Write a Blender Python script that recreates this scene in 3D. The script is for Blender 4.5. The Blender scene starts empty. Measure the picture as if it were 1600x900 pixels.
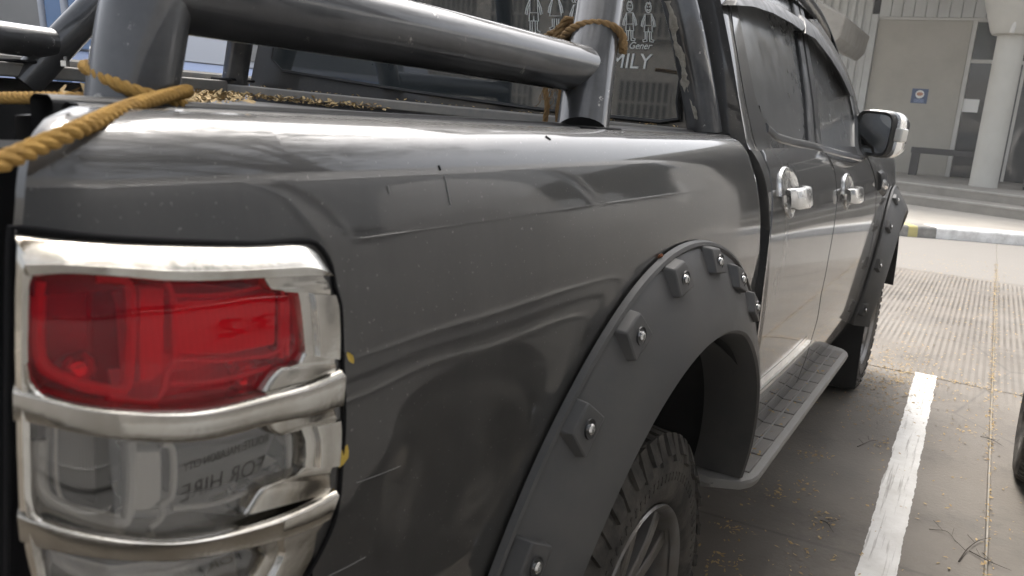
import bpy, bmesh, math, random
import numpy as np
from mathutils import Vector, Matrix
random.seed(7); rng = np.random.default_rng(7)
R = math.radians
SC = bpy.context.scene
COL = SC.collection

# ------------------------------------------------------------------ camera
CAM = np.array([1.32484, -1.34505, 1.30898]); YAW, PITCH, ROLL, FPX = .51609, .21408, .07728, 1281.66
fw = np.array([-math.sin(YAW)*math.cos(PITCH), math.cos(YAW)*math.cos(PITCH), -math.sin(PITCH)])
r0 = np.array([math.cos(YAW), math.sin(YAW), 0]); u0 = np.cross(r0, fw)
rt = math.cos(ROLL)*r0+math.sin(ROLL)*u0; up = -math.sin(ROLL)*r0+math.cos(ROLL)*u0
cd = bpy.data.cameras.new('camera'); cam = bpy.data.objects.new('camera', cd); COL.objects.link(cam)
M = Matrix.Identity(4)
for i in range(3):
    M[i][0], M[i][1], M[i][2], M[i][3] = rt[i], up[i], -fw[i], CAM[i]
cam.matrix_world = M
cd.sensor_width = 36; cd.lens = 36*FPX/1600; cd.clip_end = 2000; cd.clip_start = .02
cd.dof.use_dof = True; cd.dof.focus_distance = 1.75; cd.dof.aperture_fstop = 10
SC.camera = cam

# ------------------------------------------------------------------ sky, sun, exposure
SUN_EL, SUN_AZ = R(56), R(-28)          # azimuth from +Y towards +X
w = bpy.data.worlds.new('World'); SC.world = w; w.use_nodes = True
nt = w.node_tree; bg = nt.nodes['Background']
sky = nt.nodes.new('ShaderNodeTexSky'); sky.sky_type = 'NISHITA'; sky.sun_disc = False
sky.sun_elevation = SUN_EL; sky.sun_rotation = SUN_AZ; sky.air_density = 1.0; sky.dust_density = 6.0; sky.ozone_density = .6
hs = nt.nodes.new('ShaderNodeHueSaturation'); hs.inputs['Saturation'].default_value = .35
nt.links.new(sky.outputs[0], hs.inputs['Color']); nt.links.new(hs.outputs[0], bg.inputs[0]); bg.inputs[1].default_value = .15
sl = bpy.data.lights.new('sun', 'SUN'); sl.energy = 1.15; sl.angle = R(18); sl.color = (1, .94, .86)
so = bpy.data.objects.new('sun', sl); COL.objects.link(so)
sd = Vector((math.sin(SUN_AZ)*math.cos(SUN_EL), math.cos(SUN_AZ)*math.cos(SUN_EL), math.sin(SUN_EL)))
so.rotation_euler = sd.to_track_quat('Z', 'Y').to_euler()
SC.view_settings.view_transform = 'Standard'; SC.view_settings.look = 'None'
SC.view_settings.exposure = 1.38; SC.view_settings.gamma = 1

# ------------------------------------------------------------------ survey helpers: sight lines met with real surfaces
def ray(px, py):
    d = fw+(px-800)/FPX*rt-(py-450)/FPX*up
    return d/np.linalg.norm(d)
def on(px, py, ax, val):
    d = ray(px, py); t = (val-CAM[ax])/d[ax]
    return Vector(CAM+t*d)
def proj(P):
    d = np.asarray(P, float)-CAM; z = d@fw
    return np.array([800+FPX*(d@rt)/z, 450-FPX*(d@up)/z])
def invert(S, px, py, t, z):
    """parameters (t, z) where the sight line meets surface S"""
    for _ in range(40):
        q = proj(S(t, z)); e = np.array([px, py])-q
        if abs(e).max() < .02: break
        h = 1e-4
        J = np.stack([(proj(S(t+h, z))-q)/h, (proj(S(t, z+h))-q)/h], 1)
        try: d = np.linalg.solve(J, e)
        except Exception: break
        n = np.abs(d).max()
        if n > .08: d *= .08/n
        t += d[0]; z += d[1]
    return t, z
def interp(tab):
    xs = [a for a, b in tab]; ys = [b for a, b in tab]; n = len(xs)
    def f(x):
        if x <= xs[0]: return ys[0]+(x-xs[0])*(ys[1]-ys[0])/(xs[1]-xs[0])
        if x >= xs[-1]: return ys[-1]+(x-xs[-1])*(ys[-1]-ys[-2])/(xs[-1]-xs[-2])
        i = max(k for k in range(n-1) if xs[k] <= x)
        h = xs[i+1]-xs[i]; s = (x-xs[i])/h
        m0 = (ys[i+1]-ys[i-1])/(xs[i+1]-xs[i-1]) if i > 0 else (ys[1]-ys[0])/h
        m1 = (ys[i+2]-ys[i])/(xs[i+2]-xs[i]) if i < n-2 else (ys[i+1]-ys[i])/h
        s2, s3 = s*s, s*s*s
        return (2*s3-3*s2+1)*ys[i]+(s3-2*s2+s)*h*m0+(-2*s3+3*s2)*ys[i+1]+(s3-s2)*h*m1
    return f
def lerp_poly(tab):
    xs = [a for a, b in tab]; ys = [b for a, b in tab]
    return lambda x: float(np.interp(x, xs, ys))
def resample(pts, n):
    P = np.array(pts, float); d = np.r_[0, np.cumsum(np.linalg.norm(np.diff(P, axis=0), axis=1))]
    s = np.linspace(0, d[-1], n)
    return np.stack([np.interp(s, d, P[:, k]) for k in range(P.shape[1])], 1)
def smooth_path(pts, n):
    P = [Vector(p) for p in pts]; P = [P[0]*2-P[1]]+P+[P[-1]*2-P[-2]]; out = []
    for i in range(1, len(P)-2):
        for k in range(8):
            s = k/8; a, b, c, d = P[i-1:i+3]
            out.append(.5*((2*b)+(c-a)*s+(2*a-5*b+4*c-d)*s*s+(3*b-a-3*c+d)*s**3))
    out.append(P[-2])
    return [Vector(p) for p in resample([tuple(p) for p in out], n)]

# ------------------------------------------------------------------ scene helpers
def tag(o, label=None, cat=None, group=None, kind=None):
    if label: o['label'] = label
    if cat: o['category'] = cat
    if group: o['group'] = group
    if kind: o['kind'] = kind
    return o
def link(name, me, parent=None):
    o = bpy.data.objects.new(name, me); COL.objects.link(o)
    if parent: o.parent = parent
    return o
def empty(name, loc=(0, 0, 0), parent=None):
    o = bpy.data.objects.new(name, None); COL.objects.link(o); o.location = loc; o.empty_display_size = .1
    if parent: o.parent = parent
    return o
class MB:
    """collects vertices and faces for ONE mesh object"""
    def __init__(s): s.v = []; s.f = []; s.m = []; s.cur = 0
    def add(s, vs, fs):
        o = len(s.v); s.v += [tuple(v) for v in vs]; s.f += [tuple(i+o for i in f) for f in fs]; s.m += [s.cur]*len(fs)
    def grid(s, fn, nu, nv, u=(0, 1), v=(0, 1), closeu=False):
        vs = [fn(u[0]+(u[1]-u[0])*i/nu, v[0]+(v[1]-v[0])*j/nv) for i in range(nu+(0 if closeu else 1)) for j in range(nv+1)]
        n = nu if closeu else nu+1; k = nv+1
        s.add(vs, [(i*k+j, ((i+1) % n)*k+j, ((i+1) % n)*k+j+1, i*k+j+1) for i in range(nu) for j in range(nv)])
    def rows(s, rows, close=False, flip=False):
        k = len(rows[0]); vs = [p for r in rows for p in r]; n = len(rows)
        fs = [(i*k+j, i*k+j+1, ((i+1) % n)*k+j+1, ((i+1) % n)*k+j) for i in range(n if close else n-1) for j in range(k-1)]
        if flip: fs = [f[::-1] for f in fs]
        s.add(vs, fs)
    def box(s, a, b, mat=None):
        (x0, y0, z0), (x1, y1, z1) = a, b
        vs = [Vector(p) for p in ((x0, y0, z0), (x1, y0, z0), (x1, y1, z0), (x0, y1, z0), (x0, y0, z1), (x1, y0, z1), (x1, y1, z1), (x0, y1, z1))]
        if mat is not None: vs = [mat @ p for p in vs]
        s.add(vs, [(3, 2, 1, 0), (4, 5, 6, 7), (0, 1, 5, 4), (1, 2, 6, 5), (2, 3, 7, 6), (3, 0, 4, 7)])
    def tube(s, pts, r, seg=16, cap=True, closed=False):
        P = [Vector(p) for p in pts]; n = len(P); rows = []; T = []
        for i in range(n):
            a = P[(i-1) % n] if closed or i > 0 else P[i]; b = P[(i+1) % n] if closed or i < n-1 else P[i]
            T.append((b-a).normalized())
        N = T[0].orthogonal().normalized()
        for i in range(n):
            N = (N-T[i]*N.dot(T[i])).normalized(); B = T[i].cross(N); rr = r[i] if hasattr(r, '__len__') else r
            rows.append([P[i]+(N*math.cos(2*math.pi*j/seg)+B*math.sin(2*math.pi*j/seg))*rr for j in range(seg)])
        o = [p for row in rows for p in row]
        fs = [(i*seg+j, i*seg+(j+1) % seg, ((i+1) % n)*seg+(j+1) % seg, ((i+1) % n)*seg+j) for i in range(n if closed else n-1) for j in range(seg)]
        if cap and not closed: fs += [tuple(range(seg))[::-1], tuple((n-1)*seg+j for j in range(seg))]
        s.add(o, fs)
    def prism(s, poly, d):
        """poly: coplanar 3-D points; d: extrusion vector"""
        n = len(poly); P = [Vector(p) for p in poly]; d = Vector(d)
        s.add(P+[p+d for p in P], [tuple(range(n))[::-1], tuple(range(n, 2*n))]+[(i, (i+1) % n, n+(i+1) % n, n+i) for i in range(n)])
    def build(s, name, mat, parent=None, smooth=True, bevel=0, seg=2, fix=True, angle=40):
        me = bpy.data.meshes.new(name); me.from_pydata(s.v, [], s.f); me.validate()
        ms = mat if isinstance(mat, (list, tuple)) else [mat]
        for m in ms: me.materials.append(m)
        if len(ms) > 1:
            for p, k in zip(me.polygons, s.m): p.material_index = k
        if fix:
            b = bmesh.new(); b.from_mesh(me); bmesh.ops.remove_doubles(b, verts=b.verts, dist=1e-5)
            bmesh.ops.recalc_face_normals(b, faces=b.faces); b.to_mesh(me); b.free()
        o = link(name, me, parent)
        if bevel:
            m = o.modifiers.new('bevel', 'BEVEL'); m.width = bevel; m.segments = seg; m.limit_method = 'ANGLE'; m.angle_limit = R(35)
        if smooth:
            me.polygons.foreach_set('use_smooth', [True]*len(me.polygons))
            if angle: me.set_sharp_from_angle(angle=R(angle))
        return o

# ------------------------------------------------------------------ materials
def mat(name, col, rough=.5, metal=0, coat=0, coat_rough=.05, spec=.5, dirt=None, dirt_amt=.0, dirt_scale=6, bump=0, bump_scale=80,
        rough_var=0, streak=None, var=0):
    m = bpy.data.materials.new(name); m.use_nodes = True; n = m.node_tree; N = n.nodes; L = n.links; p = N['Principled BSDF']
    p.inputs['Base Color'].default_value = (*col, 1); p.inputs['Roughness'].default_value = rough; p.inputs['Metallic'].default_value = metal
    p.inputs['Coat Weight'].default_value = coat; p.inputs['Coat Roughness'].default_value = coat_rough; p.inputs['Specular IOR Level'].default_value = spec
    tc = N.new('ShaderNodeTexCoord'); co = tc.outputs['Object']
    if streak:
        mp = N.new('ShaderNodeMapping'); mp.inputs['Scale'].default_value = streak; L.new(co, mp.inputs[0]); sco = mp.outputs[0]
    else: sco = co
    def noise(scale, detail=5, c=None, rg=.6):
        t = N.new('ShaderNodeTexNoise'); t.inputs['Scale'].default_value = scale; t.inputs['Detail'].default_value = detail
        t.inputs['Roughness'].default_value = rg; L.new(c or co, t.inputs['Vector']); return t.outputs[0]
    def ramp(src, a, b, lo=0, hi=1):
        r = N.new('ShaderNodeMapRange'); r.inputs[1].default_value = a; r.inputs[2].default_value = b; r.inputs[3].default_value = lo; r.inputs[4].default_value = hi
        L.new(src, r.inputs[0]); return r.outputs[0]
    def mix(f, a, b):
        x = N.new('ShaderNodeMix'); x.data_type = 'RGBA'
        if hasattr(f, 'default_value') or not isinstance(f, (int, float)): L.new(f, x.inputs[0])
        else: x.inputs[0].default_value = f
        for k, s in ((6, a), (7, b)):
            if isinstance(s, tuple): x.inputs[k].default_value = (*s[:3], 1)
            else: L.new(s, x.inputs[k])
        return x.outputs[2]
    m_ctx = dict(m=m, n=n, N=N, L=L, p=p, co=co, sco=sco, noise=noise, ramp=ramp, mix=mix)
    c = None
    if var:
        c = mix(ramp(noise(dirt_scale*.35, 3), .3, .7), tuple(x*(1-var) for x in col), tuple(min(1, x*(1+var)) for x in col))
    if dirt:
        f = ramp(noise(dirt_scale, 8, sco, .65), .38, .78, 0, dirt_amt)
        c = mix(f, c or col, dirt)
        if metal or coat:
            L.new(ramp(noise(dirt_scale, 8, sco, .65), .35, .8, rough, min(1, rough+.35*dirt_amt+rough_var)), p.inputs['Roughness'])
    if c: L.new(c, p.inputs['Base Color'])
    if rough_var and not (dirt and (metal or coat)):
        L.new(ramp(noise(dirt_scale*2, 6), .3, .7, max(0, rough-rough_var), min(1, rough+rough_var)), p.inputs['Roughness'])
    if bump:
        b = N.new('ShaderNodeBump'); b.inputs['Strength'].default_value = bump; b.inputs['Distance'].default_value = .01
        L.new(noise(bump_scale, 6), b.inputs['Height']); L.new(b.outputs[0], p.inputs['Normal'])
    m['ctx'] = 0
    mat.ctx = m_ctx
    return m

M_ = {}
def coat_dust(base_rough=.0):
    """dust: breaks up the clear coat and greys the paint"""
    c = mat.ctx; N, L, p = c['N'], c['L'], c['p']
    L.new(c['ramp'](c['noise'](9, 8), .3, .75, .03, .08), p.inputs['Coat Roughness']); p.inputs['Coat IOR'].default_value = 1.62
    df = N.new('ShaderNodeBsdfDiffuse'); df.inputs[0].default_value = (.20, .185, .165, 1); ms = N.new('ShaderNodeMixShader')   # film of dust
    mp = N.new('ShaderNodeMapping'); mp.inputs['Scale'].default_value = (6, 9, 2.2); L.new(c['co'], mp.inputs[0])
    fa = c['ramp'](c['noise'](1.0, 9, mp.outputs[0], .72), .34, .80, .01, .10)
    L.new(fa, ms.inputs[0]); L.new(p.outputs[0], ms.inputs[1]); L.new(df.outputs[0], ms.inputs[2]); L.new(ms.outputs[0], N['Material Output'].inputs[0])
    sp = c['ramp'](c['noise'](240, 2), .69, .75); src = p.inputs['Base Color'].links[0].from_socket      # dust specks
    L.new(c['mix'](sp, src, (.16, .155, .145)), p.inputs['Base Color'])
M_['paint'] = mat('dusty_grey_paint', (.0165, .0165, .0165), .45, .1, 1, .03, .5, dirt=(.115, .108, .098), dirt_amt=.20, dirt_scale=7, streak=(1, 1.6, .6)); coat_dust()
M_['paint_rim'] = mat('roof_paint', (.03, .031, .033), .4, .3, .8, .08, .5, dirt=(.2, .19, .18), dirt_amt=.35, dirt_scale=8)
M_['black'] = mat('black_plastic', (.016, .017, .018), .42, 0, 0, .05, .4, dirt=(.10, .095, .09), dirt_amt=.35, dirt_scale=9, rough_var=.1)
M_['dark'] = mat('dark_liner', (.017, .0175, .018), .85, 0, 0, .05, .15, dirt=(.03, .028, .025), dirt_amt=.35, dirt_scale=7)
M_['flare'] = mat('flare_plastic', (.060, .060, .060), .50, 0, 0, .05, .35, dirt=(.13, .122, .112), dirt_amt=.6, dirt_scale=5, bump=.06, bump_scale=500, rough_var=.08)
M_['board'] = mat('step_plastic', (.27, .262, .25), .55, 0, 0, .05, .35, dirt=(.22, .2, .17), dirt_amt=.5, dirt_scale=12, bump=.06, bump_scale=200)
M_['pad'] = mat('step_pad', (.20, .19, .18), .6, 0, 0, .05, .35, dirt=(.26, .235, .2), dirt_amt=.6, dirt_scale=14, bump=.1, bump_scale=240)
M_['chrome'] = mat('weathered_chrome', (.53, .515, .48), .10, 1, 0, .05, .5, dirt=(.30, .26, .20), dirt_amt=.8, dirt_scale=14, rough_var=-.14, streak=(1, 1, .4), bump=.05, bump_scale=45)
M_['chrome2'] = mat('bright_chrome', (.86, .86, .85), .16, 1, 0, .05, .5, dirt=(.6, .58, .54), dirt_amt=.5, dirt_scale=18, rough_var=.1)
M_['tube'] = mat('roll_bar_black', (.020, .021, .023), .35, .25, 1, .06, .5, dirt=(.17, .17, .17), dirt_amt=.4, dirt_scale=10, rough_var=.1)
c = mat.ctx
sp = c['ramp'](c['noise'](26, 10, None, .75), .63, .665); c['L'].new(c['mix'](sp, c['p'].inputs['Base Color'].links[0].from_socket, (.36, .35, .32)), c['p'].inputs['Base Color'])
M_['tyre'] = mat('tyre_rubber', (.034, .032, .030), .75, 0, 0, .05, .3, dirt=(.16, .145, .125), dirt_amt=.75, dirt_scale=16, bump=.2, bump_scale=150)
M_['rim'] = mat('alloy_rim', (.20, .195, .19), .32, .9, 0, .05, .5, dirt=(.19, .165, .135), dirt_amt=.7, dirt_scale=13, rough_var=.15)
M_['gap'] = mat('rubber_seal', (.006, .006, .007), .8, 0, 0, .05, .2)
M_['steel'] = mat('stainless_bolt', (.75, .75, .74), .2, 1)
def glass_dark(name, col, rough, dust, amt):
    m = mat(name, col, rough, 0, 0, .05, .6, dirt=dust, dirt_amt=amt, dirt_scale=2.2); c = mat.ctx
    c['L'].new(c['ramp'](c['noise'](14, 6), .3, .75, rough, rough+.22*amt), c['p'].inputs['Roughness'])
    return m
M_['tint'] = glass_dark('dusty_tinted_glass', (.17, .172, .172), .10, (.22, .221, .22), .9)
M_['rear_glass'] = glass_dark('rear_tinted_glass', (.022, .028, .031), .03, (.06, .07, .075), .6)
M_['rear_glass'].node_tree.nodes['Principled BSDF'].inputs['IOR'].default_value = 1.85
M_['mirror'] = mat('mirror_glass', (.80, .83, .85), .02, 1)
M_['sticker'] = mat('white_vinyl', (.85, .86, .84), .5)
M_['peel'] = mat('flaking_filler', (.33, .31, .26), .8, dirt=(.12, .1, .07), dirt_amt=.8, dirt_scale=60, bump=.4, bump_scale=200)
def lens(name, col, gloss=.03, scat=None, amt=.15, ior=1.5):
    m = bpy.data.materials.new(name); m.use_nodes = True; n = m.node_tree; N = n.nodes; L = n.links; N.remove(N['Principled BSDF'])
    t = N.new('ShaderNodeBsdfTransparent'); t.inputs[0].default_value = (*col, 1)
    g = N.new('ShaderNodeBsdfGlossy'); g.inputs['Roughness'].default_value = gloss; g.inputs[0].default_value = (.95, .95, .95, 1)
    f = N.new('ShaderNodeFresnel'); f.inputs[0].default_value = ior
    x = N.new('ShaderNodeMixShader'); L.new(f.outputs[0], x.inputs[0]); L.new(t.outputs[0], x.inputs[1]); L.new(g.outputs[0], x.inputs[2])
    d = N.new('ShaderNodeBsdfDiffuse'); d.inputs[0].default_value = (.3, .28, .26, 1)
    no = N.new('ShaderNodeTexNoise'); no.inputs['Scale'].default_value = 30; no.inputs['Detail'].default_value = 8
    tc = N.new('ShaderNodeTexCoord'); L.new(tc.outputs['Object'], no.inputs['Vector'])
    mr = N.new('ShaderNodeMapRange'); mr.inputs[1].default_value = .45; mr.inputs[2].default_value = .85; mr.inputs[4].default_value = .03; L.new(no.outputs[0], mr.inputs[0])
    y = N.new('ShaderNodeMixShader'); L.new(mr.outputs[0], y.inputs[0]); L.new(x.outputs[0], y.inputs[1]); L.new(d.outputs[0], y.inputs[2])
    sd_ = N.new('ShaderNodeBsdfDiffuse'); sd_.inputs[0].default_value = (*scat, 1); z_ = N.new('ShaderNodeMixShader')
    wv_ = N.new('ShaderNodeTexWave'); wv_.wave_type = 'BANDS'; wv_.bands_direction = 'Y'; wv_.inputs['Scale'].default_value = 60; L.new(tc.outputs['Object'], wv_.inputs['Vector'])
    ml_ = N.new('ShaderNodeMapRange'); ml_.inputs[3].default_value = amt*.92; ml_.inputs[4].default_value = amt*1.08; L.new(wv_.outputs[0], ml_.inputs[0]); L.new(ml_.outputs[0], t_in := z_.inputs[0])
    L.new(t.outputs[0], z_.inputs[1]); L.new(sd_.outputs[0], z_.inputs[2]); L.new(z_.outputs[0], x.inputs[1])
    L.new(y.outputs[0], N['Material Output'].inputs[0])
    return m
M_['red_lens'] = lens('red_lens_plastic', (1.0, .055, .10), .02, (.9, .012, .045), .15, 1.45); M_['clear_lens'] = lens('clear_lens_plastic', (.97, .96, .94), .02, (.75, .72, .67), .05, 2.0)
M_['reflector'] = mat('lamp_reflector', (.88, .87, .85), .35, .0, bump=.05, bump_scale=90)
M_['lamp_dark'] = mat('lamp_housing', (.20, .195, .19), .4, .2)
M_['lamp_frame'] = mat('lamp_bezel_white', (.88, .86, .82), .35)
M_['rope'] = mat('yellow_rope', (.52, .31, .085), .85, 0, 0, .05, .2, dirt=(.26, .15, .05), dirt_amt=.8, dirt_scale=40, bump=.5, bump_scale=700)
M_['rope_old'] = mat('old_rope', (.30, .19, .085), .9, 0, 0, .05, .2, dirt=(.14, .085, .04), dirt_amt=.7, dirt_scale=40, bump=.5, bump_scale=700)
M_['leaf'] = mat('fallen_leaf', (.38, .25, .10), .8, dirt=(.60, .48, .26), dirt_amt=.9, dirt_scale=23)
M_['leaf_y'] = mat('yellow_leaf', (.55, .38, .06), .7)
M_['twig'] = mat('twig_bark', (.045, .035, .028), .9)
M_['band'] = mat('grey_rail_trim', (.19, .185, .175), .6, dirt=(.32, .29, .24), dirt_amt=.7, dirt_scale=15)
M_['concrete_wall'] = mat('painted_concrete', (.43, .41, .36), .8, dirt=(.30, .28, .24), dirt_amt=.5, dirt_scale=1.6, bump=.05, bump_scale=30)
M_['column'] = mat('column_concrete', (.46, .445, .40), .8, dirt=(.36, .34, .30), dirt_amt=.5, dirt_scale=2.5)
M_['metal_wall'] = mat('corrugated_sheet', (.52, .53, .52), .45, .15, dirt=(.36, .35, .33), dirt_amt=.5, dirt_scale=2)
M_['step'] = mat('step_concrete', (.30, .28, .245), .85, dirt=(.15, .14, .12), dirt_amt=.6, dirt_scale=3, bump=.1, bump_scale=40)
M_['step_edge'] = mat('step_nosing', (.42, .40, .36), .8, dirt=(.2, .19, .17), dirt_amt=.6, dirt_scale=5)
M_['walk'] = mat('walk_concrete', (.36, .335, .295), .85, dirt=(.22, .2, .17), dirt_amt=.6, dirt_scale=1.2, bump=.08, bump_scale=30)
M_['kerb_white'] = mat('kerb_white_paint', (.84, .83, .80), .7, dirt=(.3, .28, .25), dirt_amt=.75, dirt_scale=7)
M_['kerb_black'] = mat('kerb_black_paint', (.16, .155, .145), .7, dirt=(.36, .34, .30), dirt_amt=.9, dirt_scale=8)
M_['kerb_yellow'] = mat('kerb_yellow_paint', (.58, .50, .17), .7, dirt=(.35, .3, .2), dirt_amt=.6, dirt_scale=8)
M_['bench'] = mat('black_steel', (.028, .028, .03), .5, .2, dirt=(.1, .1, .1), dirt_amt=.4)
M_['win'] = mat('shopfront_glass', (.03, .034, .036), .03, 0, 0, .05, .8)
M_['frame'] = mat('window_frame', (.52, .51, .48), .5)
M_['blue'] = mat('poster_blue', (.06, .10, .20), .5); M_['paper'] = mat('white_paper', (.82, .82, .80), .6)
M_['orange'] = mat('poster_orange', (.45, .22, .14), .5)
M_['van_white'] = mat('van_white_paint', (.48, .51, .58), .3, 0, .8, .05); M_['van_blue'] = mat('van_blue_paint', (.07, .16, .34), .3, 0, .8, .05)
M_['van_lav'] = mat('pale_blue_paint', (.38, .48, .74), .3, 0, .8, .05)
M_['van_grey'] = mat('van_grey_paint', (.52, .505, .48), .35, 0, .6, .06); M_['van_dark'] = mat('van_dark_trim', (.006, .006, .006), .5)
M_['decal'] = mat('rocker_decal', (.62, .58, .50), .4, 0, .8, .05, .5, dirt=(.3, .28, .25), dirt_amt=.6, dirt_scale=25)

# ------------------------------------------------------------------ pickup truck
truck = empty('pickup_truck'); tag(truck, 'dusty dark grey crew cab pickup with chrome tail lamp and black roll bar', 'pickup truck')
BP = interp([(.46, .855), (.60, .880), (.75, .895), (.90, .902), (1.02, .904), (1.12, .898), (1.19, .888), (1.225, .880), (1.25, .872), (1.27, .860), (1.283, .845), (1.29, .825)])
T0, RC = -1.055, .085
DENT = []          # (t, z, rt, rz, depth)
def corner(t, x, z):
    if t >= T0: return np.array([x, t, z])
    a = (T0-t)/RC
    if a <= math.pi/2: return np.array([x-RC+RC*math.cos(a), T0-RC*math.sin(a), z])
    return np.array([x-RC-(a-math.pi/2)*RC, T0-RC, z])
def nrm(t):
    if t >= T0: return np.array([1., 0, 0])
    a = min((T0-t)/RC, math.pi/2); return np.array([math.cos(a), -math.sin(a), 0])
def bed(t, z, h=0):
    x = BP(z)
    for (dt, dz, rt_, rz_, dd) in DENT:
        q = ((t-dt)/rt_)**2+((z-dz)/rz_)**2
        if q < 9: x -= dd*math.exp(-q)
    return corner(t, x, z)+nrm(t)*h
def bi(px, py, h=0, t=-.9, z=1.1): return invert(lambda a, b: bed(a, b, h), px, py, t, z)

d0 = bi(675, 760, 0, -.7, .95); d1 = bi(610, 700, 0, -.75, 1.0); d2 = bi(740, 800, 0, -.65, .9)
ARC = (-.02, .38)
def mirror_obj(o, name=None):
    me = o.data.copy(); me.transform(Matrix.Scale(-1, 4, (1, 0, 0))); me.flip_normals()
    q = link(name or o.name.split('.')[0], me, o.parent)
    for m in o.modifiers:
        if m.type == 'BEVEL':
            k = q.modifiers.new('bevel', 'BEVEL'); k.width = m.width; k.segments = m.segments; k.limit_method = 'ANGLE'; k.angle_limit = m.angle_limit
    return q
plain_bed = None
def make_bed_side(dented):
    global DENT
    DENT = [(d0[0], d0[1], .07, .075, .006), (d1[0], d1[1], .025, .022, -.002), (d2[0], d2[1], .05, .03, .002)] if dented else []
    TR = interp([(0, 0), (1, 1)])
    top = [(.90, 0)]
    mb = MB()
    def zb(t):
        q = .60**2-(t-ARC[0])**2
        return max(.48, ARC[1]+math.sqrt(q)) if q > 0 else .48
    zs_top = 1.29
    ts = list(np.linspace(-.893, -.62, 40))+list(np.linspace(-.615, .50, 110))
    gapf = lambda z: float(np.interp(z, [.6, .87, 1.0, 1.12, 1.17, 1.23, 1.29], [.60, .545, .515, .49, .47, .43, .40]))
    rows = []
    for t in ts:
        s = max(0, (t+.2)/.70)
        b = zb(t); row = []
        for k in range(61):
            v = k/60; z = b+(zs_top-b)*v
            tt = t if t < -.2 else -.2+s*(gapf(z)+.2)
            row.append(bed(tt, z))
        rows.append(row+[np.array([.805, row[-1][1], 1.2895]), np.array([.798, row[-1][1], 1.283]), np.array([.796, row[-1][1], 1.2])])
    # rolled flange at the cab gap
    last = rows[-1]
    rows.append([p+np.array([-.006, .008, 0]) for p in last]); rows.append([p+np.array([-.06, .010, 0]) for p in last])
    mb.rows(rows)
    # corner above and below the lamp
    ce = sorted((b_, a_) for a_, b_ in (bi(x, y, 0, -1.05, 1.22) for x, y in ((34, 362), (37, 330), (39, 290), (43, 255), (56, 220), (77, 190), (100, 174), (128, 168))))
    tend = lambda z: float(np.interp(z, [q[0] for q in ce], [q[1] for q in ce])) if z > 1.1 else ce[0][1]-.01
    for z0, z1, cap in ((1.188, 1.29, True), (.46, .83, False)):
        rows = []
        for u in np.linspace(0, 1, 40):
            zz = [z0+(z1-z0)*k/14 for k in range(15)]
            row = [bed(-.893+u*(tend(z)+.893), z) for z in zz]
            n = nrm(-.893+u*(tend(1.2)+.893))
            row = [row[0]-n*.03]+row
            if cap: row += [row[-1]-n*.012+np.array([0, 0, -.001]), row[-1]-n*.03+np.array([0, 0, -.012])]
            rows.append(row)
        rows.append([p+np.array([-.007, -.001, 0]) for p in rows[-1]]); rows.append([p+np.array([-.03, .10, 0]) for p in rows[-2]])
        mb.rows(rows)
    return mb.build('bed_side', M_['paint'], truck, angle=50)
bs = make_bed_side(True)
ob = make_bed_side(False); mirror_obj(ob); bpy.data.objects.remove(ob)
DENT = []

# bed floor, inner walls, tailgate
m = MB(); m.box((-.76, -1.1, .80), (.76, .50, .84)); m.box((.735, -1.1, .84), (.795, .50, 1.262)); m.box((-.754, -1.1, .84), (-.735, .50, 1.262)); m.box((-.735, .44, .84), (.735, .50, 1.24))
m.build('bed_liner', M_['dark'], truck)
m = MB()
def tg(u, v):
    x = -.80+1.60*u; z = .62+.64*v
    return (x, -1.142-.012*math.sin(math.pi*v)-.006*(1-(2*u-1)**2), z)
m.grid(tg, 30, 14)
rows = [[(x, -1.145+.02*k/4*k, 1.28+.012*math.sin(math.pi*k/4)) for k in range(5)] for x in np.linspace(-.795, .795, 31)]
m.box((-.80, -1.135, .62), (.80, -1.07, 1.255)); m.build('tailgate', M_['paint'], truck, bevel=.004)
m = MB(); m.box((-.79, -1.142, 1.2555), (.79, -1.06, 1.279)); m.build('tailgate_cap', M_['black'], truck, bevel=.010, seg=4)
m = MB(); m.box((.80, -1.10, .62), (.84, -1.03, 1.262)); sl_ = m.build('tailgate_seal', M_['gap'], truck, bevel=.008); mirror_obj(sl_)
m = MB(); m.box((-.84, -1.24, .48), (.84, -1.16, .60)); m.build('rear_bumper', M_['black'], truck, bevel=.02, seg=3)

# rail trims on the near side, grey trim on the far side and at the bulkhead
m = MB()
for x0, x1, z in ((.758, .782, 1.2905), (.72, .748, 1.2945)):
    rows = []
    for y in np.linspace(-1.0, .42, 20):
        rows.append([(x1, y, z-.03), (x1, y, z-.004), (x1-.005, y, z), (x0+.005, y, z), (x0, y, z-.004), (x0, y, z-.03)])
    m.rows(rows)
m.build('rail_trim', M_['black'], truck, bevel=.0015)
m = MB(); m.box((-.86, -1.05, 1.294), (-.735, .52, 1.328)); m.build('far_rail_trim', M_['band'], truck, bevel=.005)
m = MB()
a, b = on(300, 124, 1, .45), on(1095, 203, 1, .45)
vs = []
P0 = Vector((-.735, .43, 1.318)); P1 = Vector((.72, .43, 1.296))
m.prism([P0, P1, P1+Vector((0, 0, -.026)), P0+Vector((0, 0, -.026))], (0, .07, 0)); m.build('bulkhead_trim', M_['band'], truck, bevel=.004)
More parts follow.
